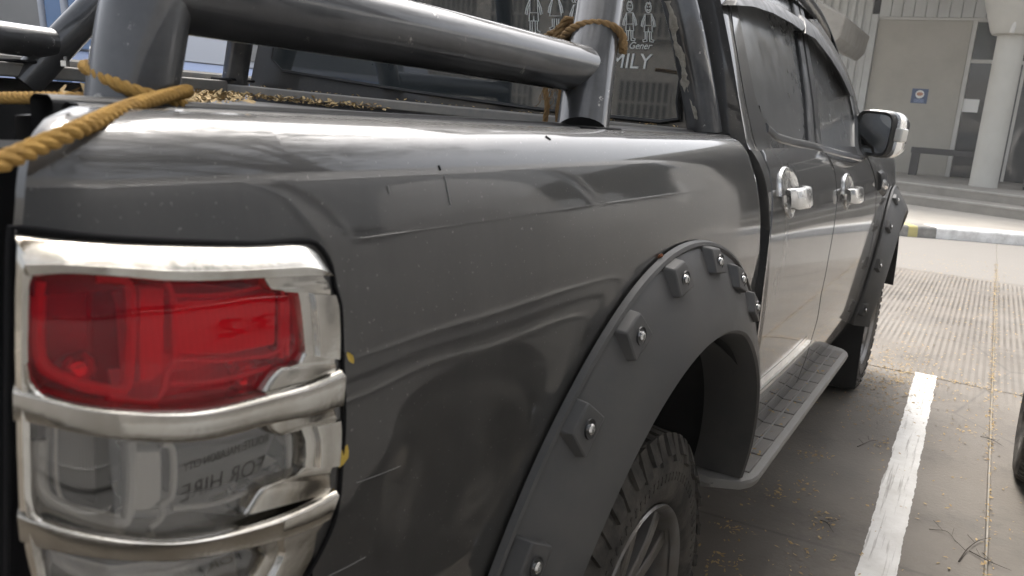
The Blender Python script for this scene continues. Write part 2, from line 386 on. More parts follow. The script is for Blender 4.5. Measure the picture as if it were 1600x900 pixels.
# folded tonneau sheet with a ragged near edge
edge = [on(x, y, 2, 1.277) for x, y in ((283, 126), (330, 138), (385, 150), (440, 160), (520, 169), (620, 176), (740, 184), (860, 191))]
edge = [Vector((min(.70, max(-.73, p.x)), min(.40, max(-1.0, p.y)), 1.277)) for p in edge]
m = MB(); rows = []
for i, p in enumerate(resample([tuple(e) for e in edge], 40)):
    j = .004*math.sin(i*2.1)+.003*math.sin(i*5.3)
    rows.append([(p[0]-j, p[1]+j, p[2]-.02), (p[0]+j, p[1]-j, p[2]), (p[0]*.5-.2, .5*p[1]+.2, 1.275), (min(p[0], .7), .425, 1.275)])
m.rows(rows); m.build('tonneau_sheet', M_['black'], truck)
tonneau_edge = edge

# ---- cab
CP = interp([(.46, .872), (.60, .900), (.75, .915), (.90, .920), (1.05, .912), (1.15, .898), (1.21, .882), (1.245, .864), (1.268, .846), (1.30, .833), (1.5, .765), (1.66, .702), (1.74, .66)])
def cabS(y, z, h=0): return np.array([CP(z)-.03*max(0, (y-2.0)/1.8)**2+h, y, z])
def ci(px, py, h=0, t=1.2, z=1.1): return invert(lambda a, b: cabS(a, b, h), px, py, t, z)
def seam(pts, y0):
    q = [ci(x, y, 0, y0, 1.2) for x, y in pts]
    q.sort(key=lambda a: a[1])
    zs = [b for a, b in q]; ys = [a for a, b in q]
    return lambda z: float(np.interp(z, zs, ys)) if zs[0] <= z <= zs[-1] else (ys[0]+(z-zs[0])*(-.05) if z < zs[0] else ys[-1]+(z-zs[-1])*.12)
g1 = seam([(1173, 195), (1182, 222), (1194, 247), (1202, 267), (1207, 311), (1205, 350), (1200, 400), (1193, 455)], .6)
g2 = seam([(1284, 231), (1296, 247), (1304, 267), (1307, 290), (1308, 311), (1303, 355), (1295, 400), (1283, 460), (1277, 500), (1268, 530)], 1.4)
g3 = seam([(1355, 247), (1362, 262), (1367, 280), (1369, 300), (1368, 330), (1362, 380), (1350, 425), (1336, 470)], 2.3)
BELT = 1.268
def panel(name, ya, yb, z0, z1, matl, nz=44, ny=30, gap=.007, label=None):
    m = MB(); rows = []
    zs = np.linspace(z0, z1, nz+1)
    us = np.linspace(0, 1, ny+1)
    for i, u in enumerate(us):
        rows.append([cabS(ya(z)+gap+u*(yb(z)-ya(z)-2*gap), z) for z in zs])
    first = [[p+np.array([-.045, .004, 0]) for p in rows[0]], [p+np.array([-.004, -.0015, 0]) for p in rows[0]]]
    last = [[p+np.array([-.004, .0015, 0]) for p in rows[-1]], [p+np.array([-.045, -.004, 0]) for p in rows[-1]]]
    for r_ in rows[:1]: pass
    rows = first+rows+last
    rows = [[r_[0]+np.array([-.04, 0, 0])]+list(r_) for r_ in rows]
    m.rows(rows); o = m.build(name, matl, truck, angle=60)
    return o
pillar_back = lambda z: float(np.interp(z, [.5, .75, .9, 1.05, 1.17, 1.23, 1.27, 1.5, 1.74], [.60, .575, .56, .55, .535, .515, .50, .52, .56]))
panel('cab_corner_panel', pillar_back, g1, .50, BELT, M_['paint'], ny=5)
rd = panel('door', g1, g2, .50, BELT, M_['paint']); rd['label'] = 'rear passenger door'
fd = panel('door', g2, g3, .50, BELT, M_['paint']); fd['label'] = 'front passenger door'
# floor, firewall, far side, roof shell
m = MB(); m.box((-.84, .62, .45), (.84, 3.9, .60)); m.box((-.70, .62, .60), (.74, .66, 1.22)); m.build('underbody', M_['dark'], truck)
m = MB(); rows = []
for y in np.linspace(.54, 3.9, 40): rows.append([(-cabS(y, z)[0], y, z) for z in np.linspace(.5, BELT, 20)])
m.rows(rows); m.build('far_side_panel', M_['paint'], truck)
# greenhouse
RZ = lambda y: 1.80-.05*((y-1.2)/.9)**2 if y < 2.0 else 1.76-(y-2.0)*.52
m = MB(); rows = []
for y in np.linspace(.56, 2.15, 30):
    zr = RZ(y); row = []
    for k in range(25):
        u = -1+2*k/24; x = .69*math.copysign(abs(u)**.9, u); row.append((x, y, zr-.03+.03*(1-u*u)-.055*max(0, abs(u)-.8)/.2))
    rows.append(row)
m.rows(rows); m.build('roof', M_['paint_rim'], truck)
m = MB(); m.prism([(-.72, 2.14, 1.70), (.68, 2.14, 1.70), (.80, 2.78, 1.30), (-.80, 2.78, 1.30)], (0, 0, -.006)); m.build('windscreen', M_['rear_glass'], truck)
m = MB(); m.prism([(-.70, .60, 1.72), (-.70, 2.1, 1.72), (-.80, 2.6, 1.27), (-.80, .60, 1.27)], (.01, 0, 0)); m.build('far_side_glass', M_['tint'], truck)

def gl(px, py, h=0, t=1.0): return ci(px, py, h, t, 1.4)
def sm(q):
    return [(p.x, p.y) for p in smooth_path([(a, b, 0) for a, b in q], 60)]
def ladder(A, B, prof, S, name=None, n=40, mb=None, ends=True):
    """A, B: two edge polylines in surface parameters; prof: (v across, h out); S(t,z,h)"""
    A = resample(A, n); B = resample(B, n); rows = []
    for a, b in zip(A, B):
        rows.append([S(a[0]+(b[0]-a[0])*v, a[1]+(b[1]-a[1])*v, h) for v, h in prof])
    if ends:
        for k, e in ((0, 1), (len(rows), -2)):
            base = rows[0] if k == 0 else rows[-1]
            A0, B0 = (A[0], B[0]) if k == 0 else (A[-1], B[-1])
            lo = [S(A0[0]+(B0[0]-A0[0])*v, A0[1]+(B0[1]-A0[1])*v, min(prof[0][1], prof[-1][1])) for v, h in prof]
            if k == 0: rows = [lo]+rows
            else: rows = rows+[lo]
    mb = mb or MB(); mb.rows(rows)
    return mb
STRIP = [(0, -.03), (0, 0), (.06, .004), (.94, .004), (1, 0), (1, -.03)]
FLAT = [(0, -.01), (0, 0), (1, 0), (1, -.01)]
# glass panes (set 6 mm in)
rear_glass_left = [gl(*p) for p in ((1140, 0), (1152, 60), (1164, 120), (1175, 165), (1184, 192), (1200, 214))]
rear_glass_right = [gl(*p, 0, 1.4) for p in ((1238, 0), (1246, 60), (1254, 110), (1260, 160), (1264, 200), (1267, 221))]
o = ladder(rear_glass_left, rear_glass_right, [(0, -.008), (.25, -.008), (.5, -.008), (.75, -.008), (1, -.008)], cabS, ends=False).build('side_window', M_['tint'], truck)
fg_left = [gl(*p, 0, 1.5) for p in ((1252, 40), (1260, 80), (1268, 125), (1275, 170), (1281, 224))]
fg_right = [gl(*p, 0, 2.2) for p in ((1276, 46), (1300, 82), (1318, 118), (1331, 154), (1338, 188), (1343, 243))]
ladder(fg_left, fg_right, [(0, -.008), (.25, -.008), (.5, -.008), (.75, -.008), (1, -.008)], cabS, ends=False).build('side_window', M_['tint'], truck)
# painted frame between window and belt, pillars
bl = [gl(*p) for p in ((1187, 165), (1196, 192), (1214, 208), (1240, 216), (1267, 221), (1283, 226), (1310, 234), (1342, 242))]
bfill = [(a, min(1.262, b-.002)) for a, b in bl]
ladder([ci(*p, 0, .7, 1.3) for p in ((1174, 180), (1184, 232))], [ci(*p, 0, .8, 1.3) for p in ((1198, 186), (1222, 216))], [(0, -.002), (1, -.002)], cabS, ends=False).build('window_corner', M_['paint'], truck)
ladder(bl, bfill, [(0, -.012), (0, 0), (.5, .0), (1, 0)], cabS, n=60, ends=False).build('window_corner', M_['paint'], truck, angle=60)
bm = [(a-.004, b-.024) for a, b in bl]
ladder(bl[1:], bm[1:], [(0, -.010), (0, .003), (.3, .007), (.8, .005), (1, .0)], cabS, n=60).build('belt_moulding', M_['paint_rim'], truck)
# C pillar (painted) and door frame
cA = [(.50+.04*k/8+.0, 1.262+.46*k/8) for k in range(9)]
cB = [ci(*p, 0, .7, 1.4) for p in ((1186, 236), (1178, 220), (1166, 165), (1156, 110), (1147, 55), (1140, 0))]
cB = [(a-.004, b) for a, b in cB]
m = ladder(cA, cB, [(0, -.06), (0, 0), (.3, .002), (.7, .002), (1, 0), (1.0, -.03)], cabS)
m.build('rear_pillar', M_['paint'], truck, angle=60)
cC = [(a+.006, b) for a, b in cB]
cD = [(a-.004, b) for a, b in [gl(*p) for p in ((1212, 226), (1203, 208), (1194, 190), (1180, 150), (1171, 105), (1160, 50), (1150, 0))]]
ladder(cC, cD, [(0, -.03), (0, .0006), (.5, .001), (1, .0006), (1, -.014)], cabS).build('window_frame', M_['paint'], truck, angle=40)
bA = [gl(*p, 0, 1.4) for p in ((1263, 221), (1259, 160), (1252, 105), (1245, 58), (1236, 0))]
bB = [gl(*p, 0, 1.5) for p in ((1273, 224), (1267, 160), (1259, 105), (1252, 60), (1243, 0))]
ladder(bA, bB, STRIP, cabS).build('window_frame', M_['black'], truck)
bC = [gl(*p, 0, 1.5) for p in ((1275.5, 224), (1269, 160), (1261, 105), (1254, 60), (1245, 0))]
bD = [gl(*p, 0, 1.6) for p in ((1283, 226), (1276, 165), (1268, 110), (1261, 70), (1252, 10))]
ladder(bC, bD, STRIP, cabS).build('window_frame', M_['black'], truck)
m = MB(); m.grid(lambda u, v: tuple(cabS(.60+2.05*u, 1.18+(.52-.46*max(0, u-.72)/.28)*v, -.04)), 20, 8); m.build('cab_interior', M_['dark'], truck)
# A pillar
aA = [gl(*p, 0, 2.2) for p in ((1262, 30), (1290, 72), (1313, 112), (1327, 148), (1335, 185), (1341, 242))]
aB = [gl(*p, 0, 2.4) for p in ((1275, 30), (1300, 68), (1322, 108), (1335, 146), (1343, 185), (1352, 246))]
ladder(aA, aB, STRIP, cabS).build('front_pillar', M_['paint_rim'], truck)
# rain visors above the windows
vs_ = [(0, .004), (.15, .022), (.6, .030), (1, .034), (1, .030), (.6, .026)]
vA = [gl(*p, 0, 1.0) for p in ((1140, -8), (1170, -6), (1210, 8), (1240, 26), (1252, 36))]
vB = [gl(*p, .03, 1.0) for p in ((1146, 8), (1175, 10), (1205, 20), (1235, 36), (1252, 48))]
ladder(vA, vB, vs_, cabS).build('rain_visor', M_['black'], truck)
vA = [gl(*p, 0, 1.5) for p in ((1246, 22), (1270, 44), (1295, 80), (1312, 108), (1328, 148))]
vB = [gl(*p, .03, 1.5) for p in ((1257, 52), (1272, 60), (1296, 91), (1312, 117), (1328, 150))]
ladder(vA, vB, vs_, cabS).build('rain_visor', M_['black'], truck)
# roof drip edge and roof rail
m = MB(); m.tube(smooth_path([(.655, .62, 1.745), (.66, 1.0, 1.765), (.655, 1.6, 1.765), (.655, 2.1, 1.71), (.70, 2.45, 1.53), (.765, 2.75, 1.32)], 40), .022, 10); m.build('roof_edge', M_['paint_rim'], truck)
m = MB(); m.tube(smooth_path([(.615, .75, 1.79), (.62, .9, 1.825), (.62, 1.4, 1.835), (.62, 1.9, 1.815), (.62, 2.08, 1.765)], 30), .016, 10); m.build('roof_rail', M_['chrome2'], truck)
# rear wall with window
m = MB()
rw = [(-.80, .565, 1.20), (.80, .565, 1.20), (.79, .565, 1.30), (.70, .60, 1.74), (.55, .60, 1.79), (-.55, .60, 1.79), (-.70, .60, 1.74), (-.79, .565, 1.30)]
m.prism(rw, (0, .03, 0)); m.build('cab_rear_wall', M_['paint'], truck)
RWY = .553
gp = [on(x, y, 1, RWY) for x, y in ((428, 60), (424, 92), (440, 110), (640, 142), (840, 170), (1030, 190), (1060, 186), (1058, 160))]
gl_poly = [(p.x, RWY, p.z) for p in gp]+[(.66, RWY, 1.70), (-.62, RWY, 1.72)]
m = MB(); m.prism(gl_poly, (0, .006, 0)); rwin = m.build('rear_window', M_['rear_glass'], truck); M_['rear_glass'].node_tree.links.remove(M_['rear_glass'].node_tree.nodes['Principled BSDF'].inputs['Roughness'].links[0])
m = MB(); m.tube([(p[0], p[1]+.003, p[2]) for p in gl_poly], .006, 6, closed=True); m.build('window_seal', M_['black'], rwin)
# stickers on the rear window
SY = RWY-.0015
def stroke(mb, pts, r=.0013, closed=False): mb.tube([(p[0], SY, p[1]) for p in pts], r, 5, closed=closed)
def circle(cx, cz, rx, rz, n=16, a0=0, a1=360): return [(cx+rx*math.cos(R(a0+(a1-a0)*i/n)), cz+rz*math.sin(R(a0+(a1-a0)*i/n))) for i in range(n+(0 if a1-a0 == 360 else 1))]
def figure(px, ytop, yfoot, girl=False, small=False):
    a = on(px, yfoot, 1, SY); b = on(px, ytop, 1, SY); H = (b-a).length; x = a.x; z = a.z; mb = MB()
    lean = (b.x-a.x)/H
    def P(u, v): return (x+u*H*.78+lean*v*H, z+v*H)
    stroke(mb, [P(u, v) for u, v in circle(0, .83, .10, .115)], closed=True)
    for s in (-1, 1): stroke(mb, [P(s*.035, .84), P(s*.035, .875)])
    stroke(mb, [P(u, v) for u, v in circle(0, .81, .05, .04, 8, 200, 340)])
    if girl:
        for s in (-1, 1): stroke(mb, [P(s*.08, .92), P(s*.15, .86), P(s*.16, .74), P(s*.09, .73)])
        stroke(mb, [P(-.09, .68), P(-.2, .30), P(.2, .30), P(.09, .68)], closed=True)
    else:
        stroke(mb, [P(-.08, .93), P(-.03, .97), P(0, .93), P(.04, .98), P(.08, .93)])
        stroke(mb, [P(-.11, .68), P(-.12, .40), P(.12, .40), P(.11, .68)], closed=True)
        stroke(mb, [P(-.13, .40), P(-.14, .24), P(-.01, .24), P(0, .34), P(.01, .24), P(.14, .24), P(.13, .40)])
    for s in (-1, 1):
        stroke(mb, [P(s*.11, .68), P(s*.22, .50), P(s*.25, .38), P(s*.20, .36), P(s*.17, .50), P(s*.115, .58)])
        stroke(mb, [P(s*.11, .24), P(s*.11, .06), P(s*.2, .03), P(s*.18, -.01), P(s*.05, 0), P(s*.04, .24)])
    mb.build('sticker_figure', M_['sticker'], rwin, smooth=False)
for a in ((834, -28, 52), (868, -24, 46, True), (902, -16, 58, True), (984, 0, 63), (1013, 2, 65)): figure(*a)
def text(s, name, matl, parent, loc, rot, size, align='LEFT', extrude=.0006, shear=0):
    cu = bpy.data.curves.new(name, 'FONT'); cu.body = s; cu.size = size; cu.align_x = align; cu.extrude = extrude; cu.shear = shear
    o = bpy.data.objects.new(name, cu); COL.objects.link(o)
    dg = bpy.context.evaluated_depsgraph_get(); me = bpy.data.meshes.new_from_object(o.evaluated_get(dg)); bpy.data.objects.remove(o)
    me.materials.clear(); me.materials.append(matl); q = link(name, me, parent); q.location = loc; q.rotation_euler = rot
    return q
pm = on(1016, 108, 1, SY); text('FAMILY', 'sticker_lettering', M_['sticker'], rwin, (pm.x, SY-.001, pm.z), (R(90), 0, 0), .050, 'RIGHT', .0005, .08)
pm = on(1017, 77, 1, SY); text('Genel Gener', 'sticker_lettering', M_['sticker'], rwin, (pm.x, SY-.001, pm.z), (R(90), 0, 0), .022, 'RIGHT', .0005, .3)

# ---- door furniture
def handle(px, py, y0):
    t, z = ci(px, py, 0, y0, 1.12); S = lambda a, b, h: cabS(t+a, z+b, h)
    m = MB()
    for sgn, hh, wd in ((1, .066, .104), (-1, .058, .056)):
        rows = []
        for i in range(17):
            a = math.pi*i/16
            rows.append([S(-.012+wd*math.cos(a)*q, sgn*hh*math.sin(a)**.8*q, h) for q, h in ((1, 0), (.97, .006), (.86, .006), (.80, .003), (.4, .004), (0.05, .004))])
        m.rows(rows)
    pl = m.build('door_handle', M_['chrome2'], truck)
    m = MB(); rows = []
    for u in np.linspace(0, 1, 24):
        y = -.085+.20*u; e = .02+.024*math.sin(math.pi*min(1, max(0, u)))**.35; hw = .026*(1-.12*abs(2*u-1)**6)
        rows.append([S(y, -.006+hw*math.copysign(abs(math.cos(k*math.pi/6))**.45, math.cos(k*math.pi/6)), e-.010+.012*math.copysign(abs(math.sin(k*math.pi/6))**.6, math.sin(k*math.pi/6))) for k in range(-1, 8)])
    m.rows(rows); m.build('handle_grip', M_['chrome2'], pl)
    m = MB(); rows = []
    for i in range(9):
        z_ = -.026+.052*i/8; rows.append([S(.047, z_, .0462), S(.050, z_, .0468), S(.053, z_, .0462)])
    m.rows(rows); m.build('grip_joint', M_['gap'], pl)
handle(1234, 303, .75); handle(1325, 301, 1.6)
# mirror
mir = empty('wing_mirror', parent=truck)
o2 = on(1362, 208, 1, 2.25); cx, cz = o2.x, o2.z
def rr(u, hw, hh, e=.22):
    c, s = math.cos(u), math.sin(u); return hw*math.copysign(abs(c)**(2*e), c), hh*math.copysign(abs(s)**(2*e), s)
MT = Matrix.Translation((cx, 2.25, cz)) @ Matrix.Rotation(R(-28), 4, 'Z') @ Matrix.Rotation(R(3), 4, 'Y')
def mshell(name, prof, matl, a0=0, a1=2*math.pi, n=48):
    m = MB(); rows = []
    for i in range(n+1):
        u = a0+(a1-a0)*i/n; row = []
        for (k, y, dx) in prof:
            x, z = rr(u, .084*k, .088*k); row.append(MT @ Vector((x+dx, y, z)))
        rows.append(row)
    m.rows(rows); return m.build(name, matl, mir)
mshell('mirror_housing', [(.86, .008, 0), (.98, 0, 0), (1.0, .006, 0), (1.0, .03, 0)], M_['black'])
mshell('mirror_cap', [(1.0, .031, .0), (1.05, .035, .006), (1.03, .07, .008), (.85, .12, .008), (.5, .145, .006), (.05, .15, 0)], M_['chrome2'])
mshell('mirror_glass', [(.86, .010, 0), (.5, .011, 0), (.01, .011, 0)], M_['mirror'])
m = MB(); m.box((.064, .026, -.022), (.113, .072, .032), MT); ind = m.build('turn_signal', mat('signal_lens', (.82, .80, .74), .15, 0, 1), mir, bevel=.008, seg=3)
m = MB()
for k in range(5): m.box((.076, .0275, -.013+k*.006), (.096, .0312, -.0105+k*.006), MT)
m.build('signal_rib', M_['frame'], ind)
m = MB(); m.prism([(.80, 2.28, 1.262), (.82, 2.55, 1.262), (.805, 2.52, 1.37), (.80, 2.36, 1.40)], (.025, 0, 0)); m.box((.81, 2.31, 1.27), (cx-.04, 2.37, 1.315)); m.build('mirror_arm', M_['black'], mir, bevel=.008)
# fender and hood
pf = lambda y: 1.268 if y < 2.5 else 1.262-.10*((y-2.5)/1.4)**1.6
m = MB(); rows = []
def fz(y): return .38+math.sqrt(max(0, .60**2-(y-3.22)**2)) if abs(y-3.22) < .6 else .5
for y in np.linspace(0, 1, 60):
    row = []
    for k in range(31):
        v = k/30; ya = g3(.5+.76*v)+.006; yy = ya+(3.92-ya)*y; zl = max(.5, fz(yy)); z = zl+(pf(yy)-zl)*v
        p = cabS(yy, z); f = max(0, (yy-3.3)/.62); p[0] -= .16*f*f; row.append(p)
    row.append(row[-1]+np.array([-.03, 0, .008])); row.append(row[-1]+np.array([-.05, 0, .012]))
    rows.append(row)
m.rows([[p+np.array([-.04, 0, 0]) for p in rows[0]]]+rows); m.build('front_wing', M_['paint'], truck, angle=60)
m = MB(); m.grid(lambda u, v: (-.78+1.56*u, 2.62+1.28*v, 1.275-.13*v**1.5+.05*(1-(2*u-1)**2)), 24, 16); m.box((-.76, 3.80, .5), (.74, 3.93, 1.1)); m.build('bonnet', M_['paint_rim'], truck)
# fender vent
m = MB(); v0 = ci(1372, 285, 0, 2.6, 1.1); v1 = ci(1378, 330, 0, 2.6, 1.0)
S = lambda a, b, h: cabS(v0[0]+a, v0[1]+b, h)
ladder([(0, .045), (.16, .05), (.24, .03)], [(.0, -.035), (.10, -.05), (.20, -.07)], [(0, .0), (.1, .012), (.5, .016), (.9, .012), (1, 0)], S, mb=m); vent = m.build('wing_vent', M_['black'], truck)
m = MB(); ladder([(.02, .01), (.12, .015), (.20, 0)], [(.02, -.02), (.1, -.028), (.18, -.04)], [(0, .012), (.3, .024), (.7, .024), (1, .012)], S, mb=m); m.build('vent_bar', M_['chrome2'], vent)
# rocker decal stripes
for A, B in (([(1182, 610), (1230, 566), (1262, 530)], [(1182, 597), (1230, 556), (1262, 524)]), ([(1181, 622), (1230, 577), (1272, 534)], [(1182, 616), (1230, 572), (1272, 530)])):
    m = MB(); A = [ci(*p, 0, 1.2, .7) for p in A]; B = [ci(*p, 0, 1.2, .7) for p in B]
    ladder(A, B, [(0, .0008), (1, .0008)], cabS, mb=m, ends=False); m.build('rocker_stripe', M_['decal'], truck)

# ---- flares
def flare(cy, surf, a0, a1, boss_px, name, matched=None, RO=.735):
    m = MB(); rows = []
    prof = [(0, .004), (.015, .013), (.05, .0155), (.085, .011), (.12, .016), (.35, .034), (.62, .054), (.85, .068), (.955, .072), (.99, .068), (1.0, .058), (1.0, .0), (.99, -.05)]
    def pt(a, wv, h):
        A = R(a); sq = 1.0 if a < 90 else 1-.10*((a-90)/90)**2 if a < 180 else .9-.06*(a-180)/30
        if a < 0: sq = 1-.1*(-a/30)
        ro = RO*sq; ri = .578
        if a < 70: ri = .578-.05*((70-a)/70)
        ro_f = ro if a > 20 else ro*(1-.10*(20-a)/30)
        r_ = ro_f+(ri-ro_f)*wv; y = cy+r_*math.cos(A); z = .38+r_*math.sin(A)
        yy = cy+.7*math.cos(A)
        base = surf(min(max(y, -1.0), 9), max(z, .48))
        return np.array([base[0]+h, y, z])
    for a in np.linspace(a0, a1, 90): rows.append([pt(a, w_, h) for w_, h in prof])
    m.rows(rows); fl = m.build(name, M_['flare'], truck, angle=35)
    ring = MB()
    return fl, pt
hx = lerp_poly([(0, .004), (.12, .016), (.35, .034), (.62, .054), (.85, .068), (1, .07)])
def flare_param(pt, px, py, h, a=100, w_=.4):
    e, aa, ww = min((float(np.hypot(*(proj(pt(q, v, hx(v)+.016))-(px, py)))), q, v) for q in np.linspace(a-40, a+40, 81) for v in np.linspace(.12, .55, 20))
    return aa, ww
def bosses(fl, pt, px, aa):
    for (x, y), a_ in zip(px, aa):
        a, wv = flare_param(pt, x, y, .055, a_, .4)
        wv = min(.50, max(.21, wv)); # print('BOSS', x, y, a, wv, proj(pt(a, wv, hx(wv)+.016)))
        da, dw = 2.7, .14
        m = MB(); rows = []
        # raised wedge: wide towards the lip, narrower at the body
        def B(u, v, h):   # u across angle -1..1, v across radius -1..1
            k = .72+.28*(v+1)/2 if True else 1
            return pt(a+da*u*k, wv+dw*v, hx(wv+dw*v)+h)
        top = hx(wv+.10)-hx(wv+dw)+.030
        def hh(v): return max(.004, .020-.008*(v+1)/2)
        us = (-1.12, -1, -.5, 0, .5, 1, 1.12); vs__ = (-1.14, -1, -.6, -.1, .4, .85, 1.0)
        for u in us:
            row = []
            for v in vs__:
                edge_ = abs(u) > 1.05 or v < -1.05 or v > .95
                row.append(B(u, v, -.004 if edge_ else hh(v)))
            rows.append(row)
        m.rows(rows); bo = m.build('bolt_boss', M_['flare'], fl, bevel=.0025, angle=30)
        c0 = Vector(B(0, .0, hh(0)+.0005)); c1 = Vector(B(0, .0, hh(0)+.02)); ax = Vector((1, -.10, .10)).normalized()
        q = ax.to_track_quat('Z', 'Y').to_matrix().to_4x4(); T = Matrix.Translation(c0) @ q
        m = MB(); rows = []
        for i in range(21): rows.append([T @ Vector((r_*math.cos(i*math.pi/10), r_*math.sin(i*math.pi/10), h)) for r_, h in ((.0135, .0), (.013, .0022), (.0105, .0012))])
        m.rows(rows); m.build('bolt_washer', M_['black'], fl)
        m = MB(); rows = []
        for i in range(17): rows.append([T @ Vector((r_*math.cos(i*math.pi/8), r_*math.sin(i*math.pi/8), h)) for r_, h in ((.0074, .0), (.0070, .0034), (.0050, .0052), (.0032, .0053), (.0030, .002), (.0001, .002))])
        m.rows(rows); m.build('bolt', M_['steel'], fl)
fl, fpt = flare(ARC[0], lambda y, z: bed(max(y, -.85), min(z, 1.2)), 13, 196, None, 'fender_flare')
fl['label'] = 'rear fender flare with visible bolts'
bosses(fl, fpt, [(838, 880), (908, 660), (990, 505), (1066, 426), (1122, 404), (1160, 436), (1178, 490)], [175, 155, 132, 110, 90, 65, 40])
def fsurf(y, z):
    p = cabS(min(max(y, 2.4), 3.92), min(max(z, .5), 1.2)); f = max(0, (y-3.3)/.62); p[0] -= .16*f*f; return p
fl2, fpt2 = flare(3.22, fsurf, 12, 172, None, 'fender_flare', RO=.70)
fl2['label'] = 'front fender flare'
bosses(fl2, fpt2, [(1346, 480), (1368, 410), (1385, 350), (1398, 308)], [178, 150, 120, 90])
# liners
def liner(cy, parent):
    m = MB(); rows = []
    for a in np.linspace(11, 205, 50):
        rows.append([(x, cy+r_*math.cos(R(a)), .38+r_*math.sin(R(a))) for x, r_ in ((.93, .565), (.88, .575), (.70, .575), (.55, .57), (.55, .10))])
    m.rows(rows); m.build('wheel_liner', M_['dark'], truck)
liner(ARC[0], truck); liner(3.22, truck)
m = MB(); m.box((-.55, -.5, .42), (.55, 3.8, .60)); m.tube([(-.7, -.02, .37), (.7, -.02, .37)], .07, 12); m.build('chassis', M_['dark'], truck)
# ---- wheels
def make_wheel():
    wl = empty('wheel', parent=truck)
    Ro, W = .378, .262; XO = .895       # outer sidewall plane
    m = MB()
    prof = [(.233, -.030), (.240, -.008), (.258, .002), (.295, .007), (.325, .003), (.345, -.004), (.358, -.016), (.366, -.032), (.368, -.10), (.368, -.16), (.362, -.235), (.33, -.262), (.26, -.25)]
    rows = [[(XO+x, r_*math.cos(a), r_*math.sin(a)) for r_, x in prof] for a in np.linspace(0, 2*math.pi, 97)]
    m.rows(rows); ty = m.build('tyre', M_['tyre'], wl, angle=50)
    m = MB(); n = 54
    def blk(a0, a1, x0, x1, r0, r1, skew=0, tip=0):
        vs = []
        for (a, x, r_) in ((a0, x0, r0), (a1, x0, r0), (a1+skew, x1, r0), (a0+skew, x1, r0), (a0+.006, x0+.002, r1), (a1-.006, x0+.002, r1), (a1+skew-.006, x1-.002, r1-tip), (a0+skew+.006, x1-.002, r1-tip)):
            vs.append((XO+x, r_*math.cos(a), r_*math.sin(a)))
        m.add(vs, [(3, 2, 1, 0), (4, 5, 6, 7), (0, 1, 5, 4), (1, 2, 6, 5), (2, 3, 7, 6), (3, 0, 4, 7)])
    for i in range(n):
        a = 2*math.pi*i/n; d = 2*math.pi/n; j = .010 if i % 2 else 0
        blk(a, a+d*.72, -.085, -.016+j*.4, .36, .379-.001*(i % 2), .05, .006)         # shoulder blocks
        blk(a+.05, a+d*.78+.05, -.150, -.092, .36, .380, -.05)
        blk(a, a+d*.78, -.215, -.157, .36, .380, .05)
        blk(a+.03, a+d*.74+.03, -.255, -.22, .355, .377, .03)
        # sidewall lugs
        vs = []
        aa, ab = a+.012, a+d*.60
        r0_, r1_ = (.322 if i % 2 else .336), .370
        for (q, r_, x) in ((aa, r0_, .0035), (ab+.03, r0_, .0035), (ab, r1_, -.022), (aa-.02, r1_, -.022), (aa+.004, r0_+.003, .0095), (ab+.026, r0_+.003, .0095), (ab-.004, r1_+.004, -.012), (aa-.016, r1_+.004, -.012)):
            vs.append((XO+x, r_*math.cos(q), r_*math.sin(q)))
        m.add(vs, [(3, 2, 1, 0), (4, 5, 6, 7), (0, 1, 5, 4), (1, 2, 6, 5), (2, 3, 7, 6), (3, 0, 4, 7)])
    for i in range(90):                                                          # fine ribs round the bead
        a = 2*math.pi*i/90; vs = []
        for (q, r_, x) in ((a, .286, .005), (a+.02, .286, .005), (a+.02, .304, .0055), (a, .304, .0055), (a, .287, .0078), (a+.02, .287, .0078), (a+.02, .303, .0078), (a, .303, .0078)):
            vs.append((XO+x, r_*math.cos(q), r_*math.sin(q)))
        m.add(vs, [(3, 2, 1, 0), (4, 5, 6, 7), (0, 1, 5, 4), (1, 2, 6, 5), (2, 3, 7, 6), (3, 0, 4, 7)])
    tb = m.build('tyre_tread', M_['tyre'], wl, smooth=False); tb['kind'] = 'stuff'
    # rim
    m = MB(); prof = [(.205, -.20), (.212, -.10), (.216, -.04), (.226, -.020), (.234, -.014), (.238, -.006), (.235, -.001), (.229, -.006), (.222, -.018)]
    m.rows([[(XO+x, r_*math.cos(a), r_*math.sin(a)) for r_, x in prof] for a in np.linspace(0, 2*math.pi, 73)])
    NS = 6
    for k in range(NS):
        A = 2*math.pi*(k+.5)/NS
        for s in (-1, 1):
            rows = []
            for u in np.linspace(0, 1, 9):
                r_ = .055+.172*u; ang = A+s*(.17+.05*u); wd = .017-.004*u+.006*u*u
                xx = -.045+.022*math.sin(u*math.pi*.5)-.005*u
                ca, sa = math.cos(ang), math.sin(ang); tx, tz = -sa, ca
                row = []
                for (q, h) in ((-1.25, -.045), (-1, -.004), (-.75, 0), (.75, 0), (1, -.004), (1.25, -.045)):
                    row.append((XO+xx+h, r_*ca+tx*wd*q, r_*sa+tz*wd*q))
                rows.append(row)
            m.rows(rows)
    m.rows([[(XO+x, r_*math.cos(a), r_*math.sin(a)) for r_, x in ((.085, -.09), (.083, -.047), (.075, -.042), (.045, -.045), (.036, -.03), (.030, -.026), (.001, -.024))] for a in np.linspace(0, 2*math.pi, 41)])
    rim = m.build('rim', M_['rim'], wl, angle=35)
    for k in range(6):
        a = 2*math.pi*k/6; m = MB(); m.tube([(XO-.06, .060*math.cos(a), .060*math.sin(a)), (XO-.032, .060*math.cos(a), .060*math.sin(a))], .011, 6); m.build('lug_nut', M_['chrome2'], wl)
    m = MB(); m.rows([[(XO-.13, r_*math.cos(a), r_*math.sin(a)) for r_ in (.16, .05)] for a in np.linspace(0, 2*math.pi, 41)]); m.build('brake_disc', M_['dark'], wl)
    return wl
